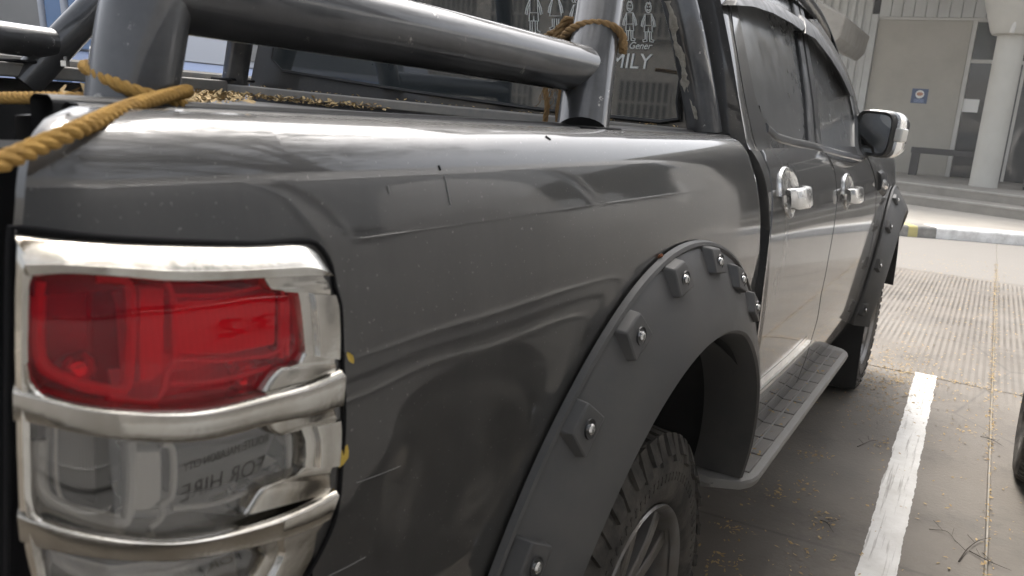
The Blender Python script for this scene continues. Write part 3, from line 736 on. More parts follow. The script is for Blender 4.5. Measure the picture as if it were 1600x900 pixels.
def copy_tree(o, parent=None):
    c = o.copy(); COL.objects.link(c); c.parent = parent
    for ch in list(o.children): copy_tree(ch, c)
    return c
w0 = make_wheel(); w0.location = (0, -.02, .378); w0.rotation_euler = (R(8), 0, 0)
wl = copy_tree(w0, truck); wl.location = (.0, 3.22, .378); wl.rotation_euler = (R(33), 0, 0)
for y in (-.02, 3.22):
    wl = copy_tree(w0, truck); wl.location = (0, y, .378); wl.rotation_euler = (0, 0, math.pi)

# ---- running board
rb = empty('running_board', parent=truck)
Y0, Y1, XI, XE, ZB = .475, 2.02, .79, .962, .497
m = MB(); rows = []
for y in np.linspace(0, 1, 50):
    yy = Y0+(Y1-Y0)*y
    e = min(1, min(yy-Y0, Y1-yy)/.10); xo = XE-.085*(1-math.sqrt(max(0, 1-(1-e)**2)))
    rows.append([(XI, yy, ZB-.030), (XI, yy, ZB), (xo-.014, yy, ZB), (xo-.004, yy, ZB-.003), (xo, yy, ZB-.010), (xo-.004, yy, ZB-.024), (xo-.03, yy, ZB-.030)])
rows = [[(p[0], p[1]-.004, ZB-.015) for p in rows[0]]]+rows+[[(p[0], p[1]+.004, ZB-.03) for p in rows[-1]]]
m.rows(rows); m.build('step_base', M_['board'], rb, angle=40)
NR, NC = 11, 4; pad_me = None
for i in range(NR):
    for j in range(NC):
        py = Y0+.10+(Y1-Y0-.20)/NR; dy = (Y1-Y0-.17)/NR; dx = (XE-.016-XI-.012)/NC
        if pad_me is None:
            mm = MB(); mm.box((0, 0, -.004), (dx-.006, dy-.008, .0042)); o = mm.build('step_pad', M_['pad'], rb, bevel=.0018, seg=1); pad_me = o.data
        else:
            o = link('step_pad', pad_me, rb)
            b_ = o.modifiers.new('bevel', 'BEVEL'); b_.width = .0018; b_.segments = 1
        o.location = (XI+.012+j*dx, Y0+.085+i*dy, ZB)
# sill below the doors
m = MB(); rows = []
for y in np.linspace(.60, 2.62, 20): rows.append([(cabS(y, .508)[0]-.006, y, .508), (cabS(y, .48)[0]-.01, y, .485), (.80, y, .48)])
m.rows(rows); m.build('door_sill', M_['paint'], truck)

# ---- roll bar
rbar = empty('roll_bar', parent=truck)
PR = .0385
def post(pts, r, name='post'):
    m = MB(); m.tube(smooth_path(pts, 24), r, 28); return m.build(name, M_['tube'], rbar)
def side(s):
    post([(s*.695, -.905, 1.27), (s*.683, -.875, 1.375), (s*.64, -.78, 1.62), (s*.58, -.62, 1.84)], .036)
    post([(s*.76, -.167, 1.280), (s*.725, -.085, 1.392), (s*.692, .0, 1.50), (s*.62, .16, 1.72)], .041)
    post([(s*.757, .472, 1.285), (s*.715, .462, 1.43), (s*.668, .45, 1.568), (s*.58, .44, 1.76)], .0375)
    post([(s*.683, -.87, 1.389), (s*.703, -.50, 1.386), (s*.724, -.118, 1.380)], .0375, 'side_bar')
    for x, y in ((.695, -.905), (.76, -.167), (.757, .472)):
        m = MB(); m.box((s*x-.046, y-.046, 1.278 if s > 0 else 1.3285), (s*x+.046, y+.05, 1.2925 if s > 0 else 1.336)); m.build('base_plate', M_['gap'], rbar, bevel=.003)
side(1); side(-1)
m = MB(); m.tube(smooth_path([(.58, -.62, 1.84), (.45, -.58, 1.87), (-.45, -.58, 1.87), (-.58, -.62, 1.84)], 20), PR, 20); m.build('cross_bar', M_['tube'], rbar)
m = MB(); m.tube(smooth_path([(.62, .16, 1.72), (.5, .22, 1.80), (-.5, .22, 1.80), (-.62, .16, 1.72)], 20), PR, 20); m.build('cross_bar', M_['tube'], rbar)
m = MB(); m.tube(smooth_path([(.58, .44, 1.76), (.45, .44, 1.83), (-.45, .44, 1.83), (-.58, .44, 1.76)], 20), .0375, 20); m.build('cross_bar', M_['tube'], rbar)
for (x, y) in ((-.70, -.10),):
    m = MB(); m.tube([(x, y, 1.328), (x, y, 1.342)], .012, 6); m.tube([(x, y, 1.342), (x, y, 1.352)], .007, 8); m.build('bolt', M_['steel'], rbar)
# flaking strip down the hoop post beside the cab
m = MB(); pp = smooth_path([(.757, .472, 1.30), (.715, .462, 1.43), (.668, .45, 1.568)], 40); vdir = Vector((-.44, -.90, 0)).normalized(); tdir = Vector((.90, -.44, 0)).normalized()
rows = []
for i, p in enumerate(pp[2:-1:1]):
    wv = .0105+.003*math.sin(i*.7)+.0015*math.sin(i*2.3); off = .003*math.sin(i*.45)
    c0 = p+vdir*.0378
    rows.append([c0+tdir*(off-wv)-vdir*.0012, c0+tdir*(off-wv*.4)+vdir*.0012, c0+tdir*(off+wv*.5)+vdir*.0008, c0+tdir*(off+wv)-vdir*.0014])
m.rows(rows); m.build('flaking_strip', M_['peel'], rbar, smooth=False)

# ---- tail lamp
def bx(px, py, h=0): return bi(px, py, h, -.98 if px < 300 else -.9, 1.1)
def edge_(pts, h=.012): return [bx(x, y, h) for x, y in pts]
lamp = empty('tail_light', parent=truck); lamp['label'] = 'red and clear tail lamp under a scuffed chrome cover'
BEV = [(0, -.030), (0, .006), (.03, .012), (.10, .016), (.5, .018), (.90, .016), (.97, .012), (1, .006), (1, -.030)]
VIS = [(0, -.03), (0, .009), (.06, .0125), (.62, .0200), (.66, .0208), (.70, .0205), (.94, .0190), (1, .016), (1, -.03)]
BAR = [(0, -.03), (0, .012), (.04, .0145), (.13, .0185), (.17, .0190), (.88, .0172), (.95, .0165), (1, .013), (1, -.03)]
PLT = [(0, -.03), (0, .008), (.03, .0105), (.07, .0112), (.95, .0112), (1, .009), (1, -.03)]
m = MB()
# top visor
ladder(edge_([(24, 368), (100, 376), (200, 382), (300, 385), (400, 386), (468, 383), (490, 390), (505, 406), (511, 427)])[:1]+sm(edge_([(24, 368), (100, 376), (200, 382), (300, 385), (400, 386), (468, 383), (490, 390), (505, 406), (511, 427)])),
       sm(edge_([(46, 430), (100, 426), (160, 430), (250, 438), (330, 438), (400, 434), (440, 432), (480, 430), (511, 430)])), VIS, bed, n=60, mb=m)
# left upright
ladder(edge_([(24, 372), (22, 450), (22, 540), (24, 620), (26, 700), (30, 800), (40, 860), (56, 930)]), edge_([(58, 425), (47, 445), (46, 540), (48, 620), (50, 700), (52, 770), (66, 850), (82, 930)]), BEV, bed, n=60, mb=m)
for ax_ in ([(46, 560), (50, 590), (62, 608), (85, 622)], [(47, 770), (52, 790), (66, 806), (90, 818)]):
    ladder(edge_([(x-10, y+8) for x, y in ax_]), edge_(ax_), BEV, bed, n=16, mb=m)
# bars
ladder(sm(edge_([(23, 598), (70, 612), (150, 631), (250, 638), (330, 633), (420, 612), (480, 596), (530, 576)])), sm(edge_([(23, 655), (60, 661), (150, 681), (250, 691), (330, 685), (420, 662), (480, 650), (530, 634)])), BAR, bed, n=70, mb=m)
ladder(sm(edge_([(30, 790), (70, 806), (150, 829), (250, 839), (330, 831), (420, 808), (480, 785), (522, 764)])), sm(edge_([(34, 842), (60, 852), (150, 869), (250, 876), (330, 866), (420, 846), (480, 826), (508, 812)])), BAR, bed, n=70, mb=m)
# right side teeth
def plate(poly_left, poly_right, prof=PLT, n=14): ladder(edge_(poly_left), edge_(poly_right), prof, bed, n=n, mb=m)
plate([(410, 432), (416, 440), (424, 453), (444, 456)], [(508, 428), (516, 440), (521, 452), (522, 462)])
B2 = [(0, -.03), (0, .006), (.04, .0105), (.10, .0112), (.28, .0118), (.33, .0160), (.37, .0165), (.95, .0165), (1, .013), (1, -.03)]
plate([(466, 457), (470, 475), (474, 510), (478, 555)], [(521, 460), (526, 480), (528, 520), (527, 560)], B2)
plate([(478, 553), (470, 568), (442, 576), (430, 588), (414, 613)], [(527, 557), (527, 565), (530, 572), (530, 578), (530, 582)])
plate([(418, 655), (426, 676), (438, 683), (470, 672)], [(529, 630), (526, 640), (529, 648), (530, 656)])
plate([(470, 670), (478, 690), (479, 715), (477, 732)], [(529, 655), (530, 672), (529, 700), (527, 726)], B2)
plate([(478, 730), (465, 742), (440, 751), (412, 764), (386, 806)], [(527, 724), (521, 735), (521, 750), (522, 762), (521, 770)])
plate([(400, 850), (415, 870), (395, 905), (380, 935)], [(508, 808), (492, 828), (486, 865), (462, 910)], B2)
bez = m.build('chrome_cover', M_['chrome'], lamp, angle=40)
m = MB(); ladder(edge_([(50, 925), (200, 965), (330, 960), (470, 905)]), edge_([(70, 1000), (200, 1030), (330, 1020), (440, 970)]), BEV, bed, n=30, mb=m); m.build('cover_foot', M_['chrome'], lamp)
# lenses
LP = [(v, .002+.004*math.sin(math.pi*v)) for v in np.linspace(0, 1, 9)]
def lens_part(A, B, name, matl, bul=1.0):
    m = MB(); ladder(edge_(A, .004), edge_(B, .004), [(v, .003+(h-.003)*bul) for v, h in LP], bed, n=60, mb=m, ends=False); return m.build(name, matl, lamp, angle=0)
lens_part([(34, 415), (100, 415), (250, 425), (400, 420), (478, 425)], [(34, 600), (150, 645), (250, 652), (400, 632), (485, 585)], 'red_lens', M_['red_lens'])
lens_part([(34, 640), (150, 668), (250, 680), (400, 655), (485, 630)], [(36, 800), (150, 842), (250, 850), (400, 820), (486, 755)], 'clear_lens', M_['clear_lens'], .1)
lens_part([(50, 845), (150, 862), (250, 868), (400, 845), (470, 820)], [(70, 960), (150, 980), (250, 990), (400, 970), (450, 930)], 'clear_lens', M_['clear_lens'])
# housing behind: tub plus reflectors
m = MB()
def tub(A, B, depth):
    ladder(edge_(A, .0), edge_(B, .0), [(0, .0), (.02, -depth), (.5, -depth-.005), (.98, -depth), (1, 0)], bed, n=50, mb=m, ends=True)
tub([(34, 412), (100, 412), (250, 420), (400, 415), (480, 420)], [(34, 612), (150, 648), (250, 655), (400, 635), (484, 590)], .045)
tub([(34, 640), (150, 668), (250, 678), (400, 652), (484, 628)], [(36, 806), (150, 844), (250, 852), (400, 822), (484, 762)], .045)
tub([(50, 845), (150, 862), (250, 868), (400, 845), (470, 820)], [(70, 960), (150, 985), (250, 995), (400, 972), (450, 930)], .04)
m.build('lamp_housing', M_['lamp_dark'], lamp)
def refl(A, B, prof, name, matl, n=40):
    m = MB(); ladder(edge_(A, 0), edge_(B, 0), prof, bed, n=n, mb=m, ends=False); return m.build(name, matl, lamp, angle=30)
RB = [(v, -.030+.012*math.cos(2*math.pi*v)) for v in np.linspace(0, 1, 17)]
refl([(215, 445), (330, 448), (450, 462)], [(215, 640), (330, 640), (450, 560)], [(0, -.012), (.12, -.026), (.2, -.022), (.72, -.018), (.76, -.030), (.88, -.026), (1, -.01)], 'reflector', M_['reflector'])
refl([(218, 695), (330, 690), (445, 672)], [(218, 800), (330, 790), (445, 725)], [(0, -.012), (.1, -.024), (.2, -.018), (.7, -.018), (.76, -.03), (.9, -.024), (1, -.008)], 'reflector', M_['reflector'])
refl([(230, 800), (330, 795), (440, 740)], [(230, 850), (330, 835), (400, 790)], [(0, -.02), (.5, -.034), (1, -.006)], 'reflector', M_['reflector'])
refl([(70, 880), (200, 900), (400, 870)], [(80, 960), (200, 985), (400, 950)], RB, 'reflector', M_['reflector'])
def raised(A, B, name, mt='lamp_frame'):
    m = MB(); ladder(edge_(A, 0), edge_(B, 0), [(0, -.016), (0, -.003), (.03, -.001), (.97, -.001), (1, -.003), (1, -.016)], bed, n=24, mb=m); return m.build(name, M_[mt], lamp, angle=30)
raised([(274, 470), (350, 466), (432, 456)], [(274, 556), (350, 556), (430, 540)], 'raised_plate')  # white plate added: stands in for the bright reflection in the red lens
raised([(276, 700), (350, 690), (432, 676)], [(278, 776), (340, 764), (404, 742)], 'raised_plate', 'lamp_dark')  # added dark backing, lets the mirrored lettering show in the clear lens
raised([(220, 446), (240, 447), (258, 448)], [(220, 600), (238, 598), (256, 585)], 'raised_plate')
raised([(214, 704), (234, 704), (252, 703)], [(214, 800), (234, 800), (252, 785)], 'raised_plate')
# ribbed inner chamber walls
m = MB()
for k in range(15):
    x = 76+k*8.0
    for (y0, y1, dy) in ((442, 606, .16), (676, 786, .22)):
        A = [bx(x, y0+(x-60)*.05+q*(y1-y0+(x-60)*dy*.6)/8) for q in range(9)]
        m.tube([bed(t, z, -.030) for t, z in A], .0016, 5)
m.build('lens_rib', M_['lamp_dark'], lamp)
def loop(name, pts, r, h, matl):
    m = MB(); P = [bed(*bx(x, y), h) for x, y in pts]; m.tube(smooth_path([tuple(p) for p in P], 60), r, 8); return m.build(name, matl, lamp)
loop('lamp_frame', [(150, 438), (192, 440), (205, 452), (208, 500), (206, 560), (202, 600), (190, 612), (150, 608), (100, 592), (70, 575), (60, 545), (60, 480), (64, 442)], .0040, -.003, M_['lamp_frame'])
loop('lamp_frame', [(262, 442), (272, 470), (274, 560), (262, 585), (256, 610), (236, 628), (170, 622)], .0024, -.0015, M_['lamp_frame'])
loop('lamp_frame', [(207, 690), (209, 740), (207, 790), (202, 812), (190, 820), (150, 812), (100, 795), (72, 778), (64, 750), (64, 690)], .0036, -.0027, M_['lamp_frame'])
loop('lamp_frame', [(255, 694), (272, 705), (272, 770), (258, 790), (254, 810), (236, 826)], .0022, -.0015, M_['lamp_frame'])
loop('lamp_frame', [(88, 668), (88, 730), (92, 770), (106, 790), (150, 802), (192, 810)], .0012, -.004, M_['lamp_frame'])
for x, ya, yb in ((440, 462, 560), (449, 462, 556), (470, 470, 560), (452, 680, 735), (468, 678, 730)):
    loop('lamp_frame', [(x, ya), (x+1, (ya+yb)/2), (x, yb)], .0024, -.0015, M_['lamp_frame'])
loop('lamp_frame', [(268, 462), (350, 460), (436, 447), (440, 500), (436, 548), (350, 563), (268, 563)], .0016, -.0005, M_['lamp_frame'])  # bright outline added round the plate that imitates the reflection
loop('lamp_frame', [(265, 600), (340, 596), (430, 572)], .002, -.001, M_['lamp_frame'])
loop('lamp_frame', [(270, 795), (340, 786), (410, 760)], .002, -.001, M_['lamp_frame'])
def bulb(px, py, r):
    p = Vector(bed(*bx(px, py), -.001-r)); m = MB(); rows = []
    for i in range(13): rows.append([p+Vector((r*math.sin(j*math.pi/6)*math.cos(i*math.pi/6), r*math.sin(j*math.pi/6)*math.sin(i*math.pi/6), r*math.cos(j*math.pi/6))) for j in range(7)])
    m.rows(rows); m.build('bulb', M_['steel'], lamp)
for a in ((395, 585, .010), (388, 600, .007), (365, 568, .004), (452, 552, .006), (130, 585, .012), (115, 595, .008), (440, 742, .006), (392, 772, .010)): bulb(*a)
# dark seal round the lamp opening
m = MB(); P = [bed(*bx(x, y), .001) for x, y in ((14, 900), (14, 700), (14, 500), (17, 360), (30, 357), (150, 370), (300, 378), (400, 380), (478, 376), (498, 386), (514, 410), (522, 450), (530, 480), (533, 560), (536, 640), (533, 710), (524, 800), (500, 860), (474, 905))]
m.tube(smooth_path([tuple(p) for p in P], 90), .0022, 8); m.build('lamp_seal', M_['gap'], lamp)
# scratches, bird-lime and rust spots on the paint (thin raised flakes)
def streak_on(pts, r, matl, name, S=bed, inv=bi):
    m = MB(); P = [S(*inv(x, y, 0, -.7, 1.1), .0006) for x, y in pts]; m.tube([tuple(p) for p in P], r, 5); return m.build(name, matl, truck)
M_['scratch'] = mat('bare_scratch', (.30, .30, .29), .5); M_['stain'] = mat('dark_stain', (.01, .01, .01), .6)
streak_on([(556, 754), (590, 742), (625, 728)], .00025, M_['scratch'], 'scratch')
streak_on([(512, 900), (545, 884), (570, 870)], .00025, M_['scratch'], 'scratch')
streak_on([(685, 258), (688, 266)], .0009, M_['stain'], 'stain'); streak_on([(694, 275), (699, 300), (703, 320)], .0005, M_['scratch'], 'scratch')
streak_on([(605, 290), (608, 302)], .0006, M_['scratch'], 'scratch'); streak_on([(852, 212), (860, 218)], .0009, M_['stain'], 'stain')
m = MB(); q = [fpt(a, .0, .006) for a in np.linspace(118, 138, 30)]
P = bed(*bi(1030, 398, 0, -.2, 1.1), .004)
for k in range(7): m.tube([tuple(P+rng.normal(0, .003, 3)), tuple(P+rng.normal(0, .003, 3))], .002, 5)
m.build('rust_spot', mat('rust', (.25, .09, .04), .9), truck)

# ------------------------------------------------------------------ ropes
def rope_mesh(path, r, name, matl, pitch=.034, strands=3):
    L_ = sum((path[i+1]-path[i]).length for i in range(len(path)-1)); n = max(60, int(L_/.0028))
    P = smooth_path([tuple(p) for p in path], n); m = MB(); T = [(P[min(i+1, n-1)]-P[max(i-1, 0)]).normalized() for i in range(n)]
    N = T[0].orthogonal().normalized(); fr = []
    for i in range(n):
        N = (N-T[i]*N.dot(T[i])).normalized(); fr.append((N.copy(), T[i].cross(N)))
    for s in range(strands):
        pts = []
        for i in range(n):
            a = 2*math.pi*(s/strands+i*L_/n/pitch); pts.append(P[i]+(fr[i][0]*math.cos(a)+fr[i][1]*math.sin(a))*r*.50)
        m.tube(pts, r*.60, 7)
    return m
def pole_pt(base, top, z):
    k = (z-base[2])/(top[2]-base[2]); return Vector(base)+(Vector(top)-Vector(base))*k
b0, b1 = (.695, -.905, 1.27), (.683, -.875, 1.375)
toC = Vector((CAM[0]-.69, CAM[1]+.89, 0)).normalized(); rgt = Vector((rt[0], rt[1], 0)).normalized()
def around(ang, z, r):   # ang 0 = towards camera, 90 = to the right seen from camera
    return pole_pt(b0, b1, z)+toC*(math.cos(R(ang))*r)+rgt*(math.sin(R(ang))*r)
rr_ = .036+.0075
def atd(px, py, d): return Vector(CAM+ray(px, py)*d)
def lift(px, py, ang, r=rr_):   # height where the sight line passes the post face
    best = min((abs(proj(around(ang, z, r))[1]-py), z) for z in np.linspace(1.25, 1.40, 151)); return best[1]
def W(ang, py, r=rr_): return around(ang, lift(0, py, ang, r), r)
path = [atd(-70, 284, .485), atd(0, 254, .50), atd(60, 228, .52), atd(125, 200, .545)]
path += [atd(180, 176, .60), atd(230, 158, .66), W(78, 143), W(110, 143), W(150, 130), W(190, 118), W(230, 106), W(265, 103), W(300, 110), W(335, 128), W(10, 146), W(45, 158), W(80, 168), W(120, 168), W(170, 160), W(220, 155)]
path += [atd(110, 154, .80), atd(60, 153, .84), atd(0, 153, .9), atd(-80, 155, 1.0)]
rp = rope_mesh(path, .0053, 'rope', None, .028).build('rope', M_['rope']); tag(rp, 'yellow twisted rope knotted round the rear roll bar post', 'rope')
b0f, b1f = (.76, -.167, 1.287), (.692, .0, 1.50)
toF = Vector((CAM[0]-.7, CAM[1]-.0, 0)).normalized(); rF = Vector((toF.y*-1, toF.x, 0)); rF = rF if rF.dot(rgt) > 0 else -rF
def af(ang, py, r=.041+.0072):
    f = lambda z: pole_pt(b0f, b1f, z)+toF*(math.cos(R(ang))*r)+rF*(math.sin(R(ang))*r)
    return f(min((abs(proj(f(z))[1]-py), z) for z in np.linspace(1.30, 1.56, 200))[1])
path = [af(85, 78), af(70, 60), af(40, 44), af(5, 37), af(-30, 39), af(-60, 47), af(-95, 58, r=.052), af(-130, 60), af(-180, 56), af(-230, 62), af(-265, 72), af(-275, 80)]
m = rope_mesh(path, .0068, 'rope', None)
kc = on(878, 50, 1, .02); kc2 = on(885, 62, 1, .01)
kn = [kc+Vector((.030*math.cos(a*2.3)*math.sin(a), .014*math.sin(a*1.7), .022*math.sin(a*3.1))) for a in np.linspace(0, 6.2, 26)]
m2 = rope_mesh(kn, .0066, 'rope', None); m.add(m2.v, m2.f)
m2 = rope_mesh([af(-60, 47), kc+Vector((.02, 0, .004)), kc+Vector((-.02, .0, -.002)), on(850, 58, 1, .03), on(820, 56, 1, .06), on(770, 52, 1, .10)], .0055, 'rope', None); m.add(m2.v, m2.f)
m2 = rope_mesh([kc, kc2+Vector((-.005, .01, -.02)), on(852, 100, 1, .02), on(852, 140, 1, .02), on(855, 165, 1, .02), on(851, 192, 1, .02)], .005, 'rope', None); m.add(m2.v, m2.f)
m2 = rope_mesh([kc, on(880, 100, 1, .03), on(877, 140, 1, .03), on(871, 170, 1, .03), on(871, 193, 1, .03)], .004, 'rope', None, pitch=.02); m.add(m2.v, m2.f)
rng2 = np.random.default_rng(3)
for k in range(14):
    a = on(855+rng2.uniform(-6, 20), 135, 1, .02); b = a+Vector((rng2.uniform(-.03, .02), 0, -rng2.uniform(.01, .045))); c = (a+b)/2+Vector((rng2.uniform(-.01, .01), .0, -.01))
    m.tube(smooth_path([a, c, b], 8), .0005, 4)
tag(m.build('rope', M_['rope_old']), 'frayed brown rope knotted round the front roll bar post', 'rope')
# loose leaves caught on the truck
def leaf_at(p, n, size, rot, matl, name='leaf'):
    n = Vector(n).normalized(); q = n.to_track_quat('Z', 'Y').to_matrix().to_4x4() @ Matrix.Rotation(rot, 4, 'Z'); T = Matrix.Translation(p) @ q
    m = MB(); pts = [(0, -1, 0), (.35, -.5, .06), (.48, 0, .1), (.3, .6, .05), (0, 1, 0), (-.3, .6, .05), (-.48, 0, .1), (-.35, -.5, .06)]
    m.add([T @ (Vector(p_)*size) for p_ in pts]+[T @ Vector((0, 0, .0))], [(8, i, (i+1) % 8) for i in range(8)])
    return m.build(name, matl, smooth=False)
for (x, y, s, r_, lab) in ((543, 558, .006, .5, 'tiny yellow leaf stuck to the dark panel beside the red lens'), (532, 711, .010, 2.6, 'curled yellow leaf caught at the edge of the chrome lamp cover')):
    p = Vector(bed(*bi(x, y), .003)); tag(leaf_at(p, (1, -.2, .2), s, r_, M_['leaf_y']), lab, 'leaf')
p = on(317, 180, 2, 1.296); tag(leaf_at(Vector((.80, -.87, 1.299)), (.3, -.3, 1), .006, 1, M_['leaf']), 'brown seed husk lying on the bed rail by the rope', 'seed')

# ------------------------------------------------------------------ leaf litter (too many to count)
def litter(name, pts, label, size=(.006, .012), flat=.25):
    m = MB()
    for (x, y, z) in pts:
        s = random.uniform(*size); a = random.uniform(0, 6.28); wv = s*random.uniform(.25, .5); t = random.uniform(-flat, flat); u = random.uniform(-flat, flat)
        dx, dy = math.cos(a), math.sin(a); ex, ey = -dy, dx; h = abs(t)*s*.5+abs(u)*wv*.5+.0012
        m.add([(x-dx*s/2, y-dy*s/2, z+h-t*s/2), (x+ex*wv/2, y+ey*wv/2, z+h+u*wv), (x+dx*s/2, y+dy*s/2, z+h+t*s/2), (x-ex*wv/2, y-ey*wv/2, z+h-u*wv*.2+.001)], [(0, 1, 2, 3)])
    o = m.build(name, M_['leaf'], smooth=False, fix=False); tag(o, label, 'leaf litter', kind='stuff'); return o
pts = []
for i in range(1500):
    k = random.random(); e = resample([tuple(p) for p in tonneau_edge], 60)[int(k*55)+2]
    v = random.random()**1.6*.25; pts.append((e[0]-.02-v*.5+random.gauss(0, .02), min(.418, e[1]+.02+v), 1.2765+random.uniform(0, .013)))
litter('leaf_litter', pts, 'brown dry leaf litter on the folded bed cover behind the cab', (.008, .02), .7)
for k in range(60): pass
pts = [(random.uniform(-.6, .7), random.uniform(.43, .49), 1.319-(x_+.735)*.0151) for x_ in [random.uniform(-.6, .7) for _ in range(60)]]
pts = [(a, b, 1.318-(a+.735)*.0151) for a, b, c in pts]
litter('leaf_litter', pts, 'sparse brown leaf bits on the grey bulkhead trim behind the cab', (.006, .015), .5)
# ground litter
pts = []
while len(pts) < 4200:
    y = random.uniform(.6, 9.5); x = random.gauss(1.25, .55)
    if random.random() < .22: x = 1.515+random.gauss(0, .012)
    elif random.random() < .25: x, y = random.gauss(1.02, .14), random.gauss(3.6, .4)
    elif random.random() < .12: y = 3.76+random.gauss(0, .03)
    if y < 2.6 and random.random() < .45: continue
    if x < .2 or x > 3: continue
    pts.append((x, y, .001))
for (cx_, cy_, n_) in ((.86, 2.1, 40), (1.02, 1.5, 30), (.78, 1.25, 30), (1.0, 1.2, 20), (1.05, 3.55, 60), (.95, 3.4, 40), (.92, 1.75, 20), (1.40, 2.9, 25), (.80, 1.0, 45), (.95, .9, 30), (1.1, 2.4, 20), (.84, 1.6, 40)):
    for _ in range(n_): pts.append((random.gauss(cx_, .035), random.gauss(cy_, .05), .001))
litter('leaf_litter', pts, 'straw coloured leaf bits scattered over the concrete parking bay', (.008, .022), .35)
pts = [(random.uniform(.80, .94), Y0+.06+random.random()**1.5*1.4, ZB+.004) for _ in range(110)]+[(random.gauss(.87, .02), random.gauss(.62, .04), ZB+.004) for _ in range(40)]
litter('leaf_litter', pts, 'leaf bits lying on the grey running board', (.007, .016), .4)
# twigs
def twig(pts, r, label):
    P = [on(x, y, 2, .006) for x, y in pts]; P = [Vector((p.x, p.y, .004+.006*math.sin(i*2.0)**2)) for i, p in enumerate(P)]
    m = MB(); q = smooth_path(P, 20); m.tube(q, [r*.6*(1-.7*i/20) for i in range(20)], 6)
    for k in (6, 12): m.tube([q[k], q[k]+Vector((random.uniform(-.04, .04), random.uniform(.02, .06), .004))], r*.25, 5)
    return tag(m.build('twig', M_['twig']), label, 'twig')
twig([(1498, 876), (1512, 858), (1530, 845), (1548, 839)], .0035, 'bent dark twig on the concrete right of the white line near the frame bottom')
twig([(1532, 681), (1550, 688), (1568, 698)], .003, 'short straight twig lying beside the neighbouring tyre')
twig([(1340, 697), (1360, 690), (1372, 688)], .003, 'thin dark twig between the running board and the white line')
twig([(1282, 812), (1292, 818), (1302, 832)], .003, 'thin curved twig on the concrete left of the white line')
twig([(1452, 826), (1480, 832), (1495, 850)], .002, 'hair thin twig just right of the white line')
twig([(1515, 860), (1545, 878), (1580, 892)], .003, 'long thin twig crossing the bay joint at the frame bottom')

# ------------------------------------------------------------------ ground
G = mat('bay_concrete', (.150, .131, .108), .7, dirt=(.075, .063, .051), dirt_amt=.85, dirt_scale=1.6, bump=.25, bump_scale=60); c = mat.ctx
N, L = c['N'], c['L']
sx = N.new('ShaderNodeSeparateXYZ'); L.new(c['co'], sx.inputs[0])
wv = N.new('ShaderNodeTexWave'); wv.wave_type = 'BANDS'; wv.bands_direction = 'X'; wv.inputs['Scale'].default_value = 8.5; wv.inputs['Distortion'].default_value = .22; wv.inputs['Detail'].default_value = 2; L.new(c['co'], wv.inputs['Vector'])
ma = c['ramp'](sx.outputs[1], 3.2, 6.0); mb_ = c['ramp'](sx.outputs[1], 7.9, 8.0, 1, 0)
mm = N.new('ShaderNodeMath'); mm.operation = 'MULTIPLY'; L.new(ma, mm.inputs[0]); L.new(mb_, mm.inputs[1])
nn = c['ramp'](c['noise'](1.8, 4), .35, .62, .05, 1); m3 = N.new('ShaderNodeMath'); m3.operation = 'MULTIPLY'; L.new(mm.outputs[0], m3.inputs[0]); L.new(nn, m3.inputs[1])
b2 = N.new('ShaderNodeBump'); b2.inputs['Distance'].default_value = .012; L.new(m3.outputs[0], b2.inputs['Strength']); L.new(wv.outputs[0], b2.inputs['Height'])
old = c['p'].inputs['Normal'].links[0].from_socket; L.new(old, b2.inputs['Normal']); L.new(b2.outputs[0], c['p'].inputs['Normal'])
wr = c['ramp'](wv.outputs[0], .0, .35, .26, 0); m4 = N.new('ShaderNodeMath'); m4.operation = 'MULTIPLY'; L.new(wr, m4.inputs[0]); L.new(m3.outputs[0], m4.inputs[1])
src = c['p'].inputs['Base Color'].links[0].from_socket
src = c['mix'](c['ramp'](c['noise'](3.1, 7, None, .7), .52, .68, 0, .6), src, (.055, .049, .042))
vo = N.new('ShaderNodeTexVoronoi'); vo.feature = 'DISTANCE_TO_EDGE'; vo.inputs['Scale'].default_value = .55; L.new(c['co'], vo.inputs['Vector'])
src = c['mix'](c['ramp'](vo.outputs[0], .0, .006, .55, 0), src, (.04, .036, .03))
src = c['mix'](c['ramp'](c['noise'](160, 3), .62, .72, 0, .5), src, (.27, .25, .22))
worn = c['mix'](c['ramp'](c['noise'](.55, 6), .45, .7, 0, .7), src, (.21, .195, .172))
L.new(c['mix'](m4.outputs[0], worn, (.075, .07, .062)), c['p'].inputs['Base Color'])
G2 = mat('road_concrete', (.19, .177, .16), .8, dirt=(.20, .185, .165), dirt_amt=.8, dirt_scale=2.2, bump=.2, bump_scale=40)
m = MB(); m.box((-90, -90, -.2), (90, 120, -.012)); gr = m.build('ground', M_['walk'], smooth=False); tag(gr, kind='structure')
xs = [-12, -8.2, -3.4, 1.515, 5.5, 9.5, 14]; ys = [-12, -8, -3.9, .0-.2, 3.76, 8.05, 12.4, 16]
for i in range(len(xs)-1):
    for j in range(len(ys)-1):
        m = MB(); m.box((xs[i]+.004, ys[j]+.004, -.010), (xs[i+1]-.004, ys[j+1]-.004, 0)); m.build('slab', G if j < 5 else G2, gr, smooth=False, bevel=.003, seg=1)
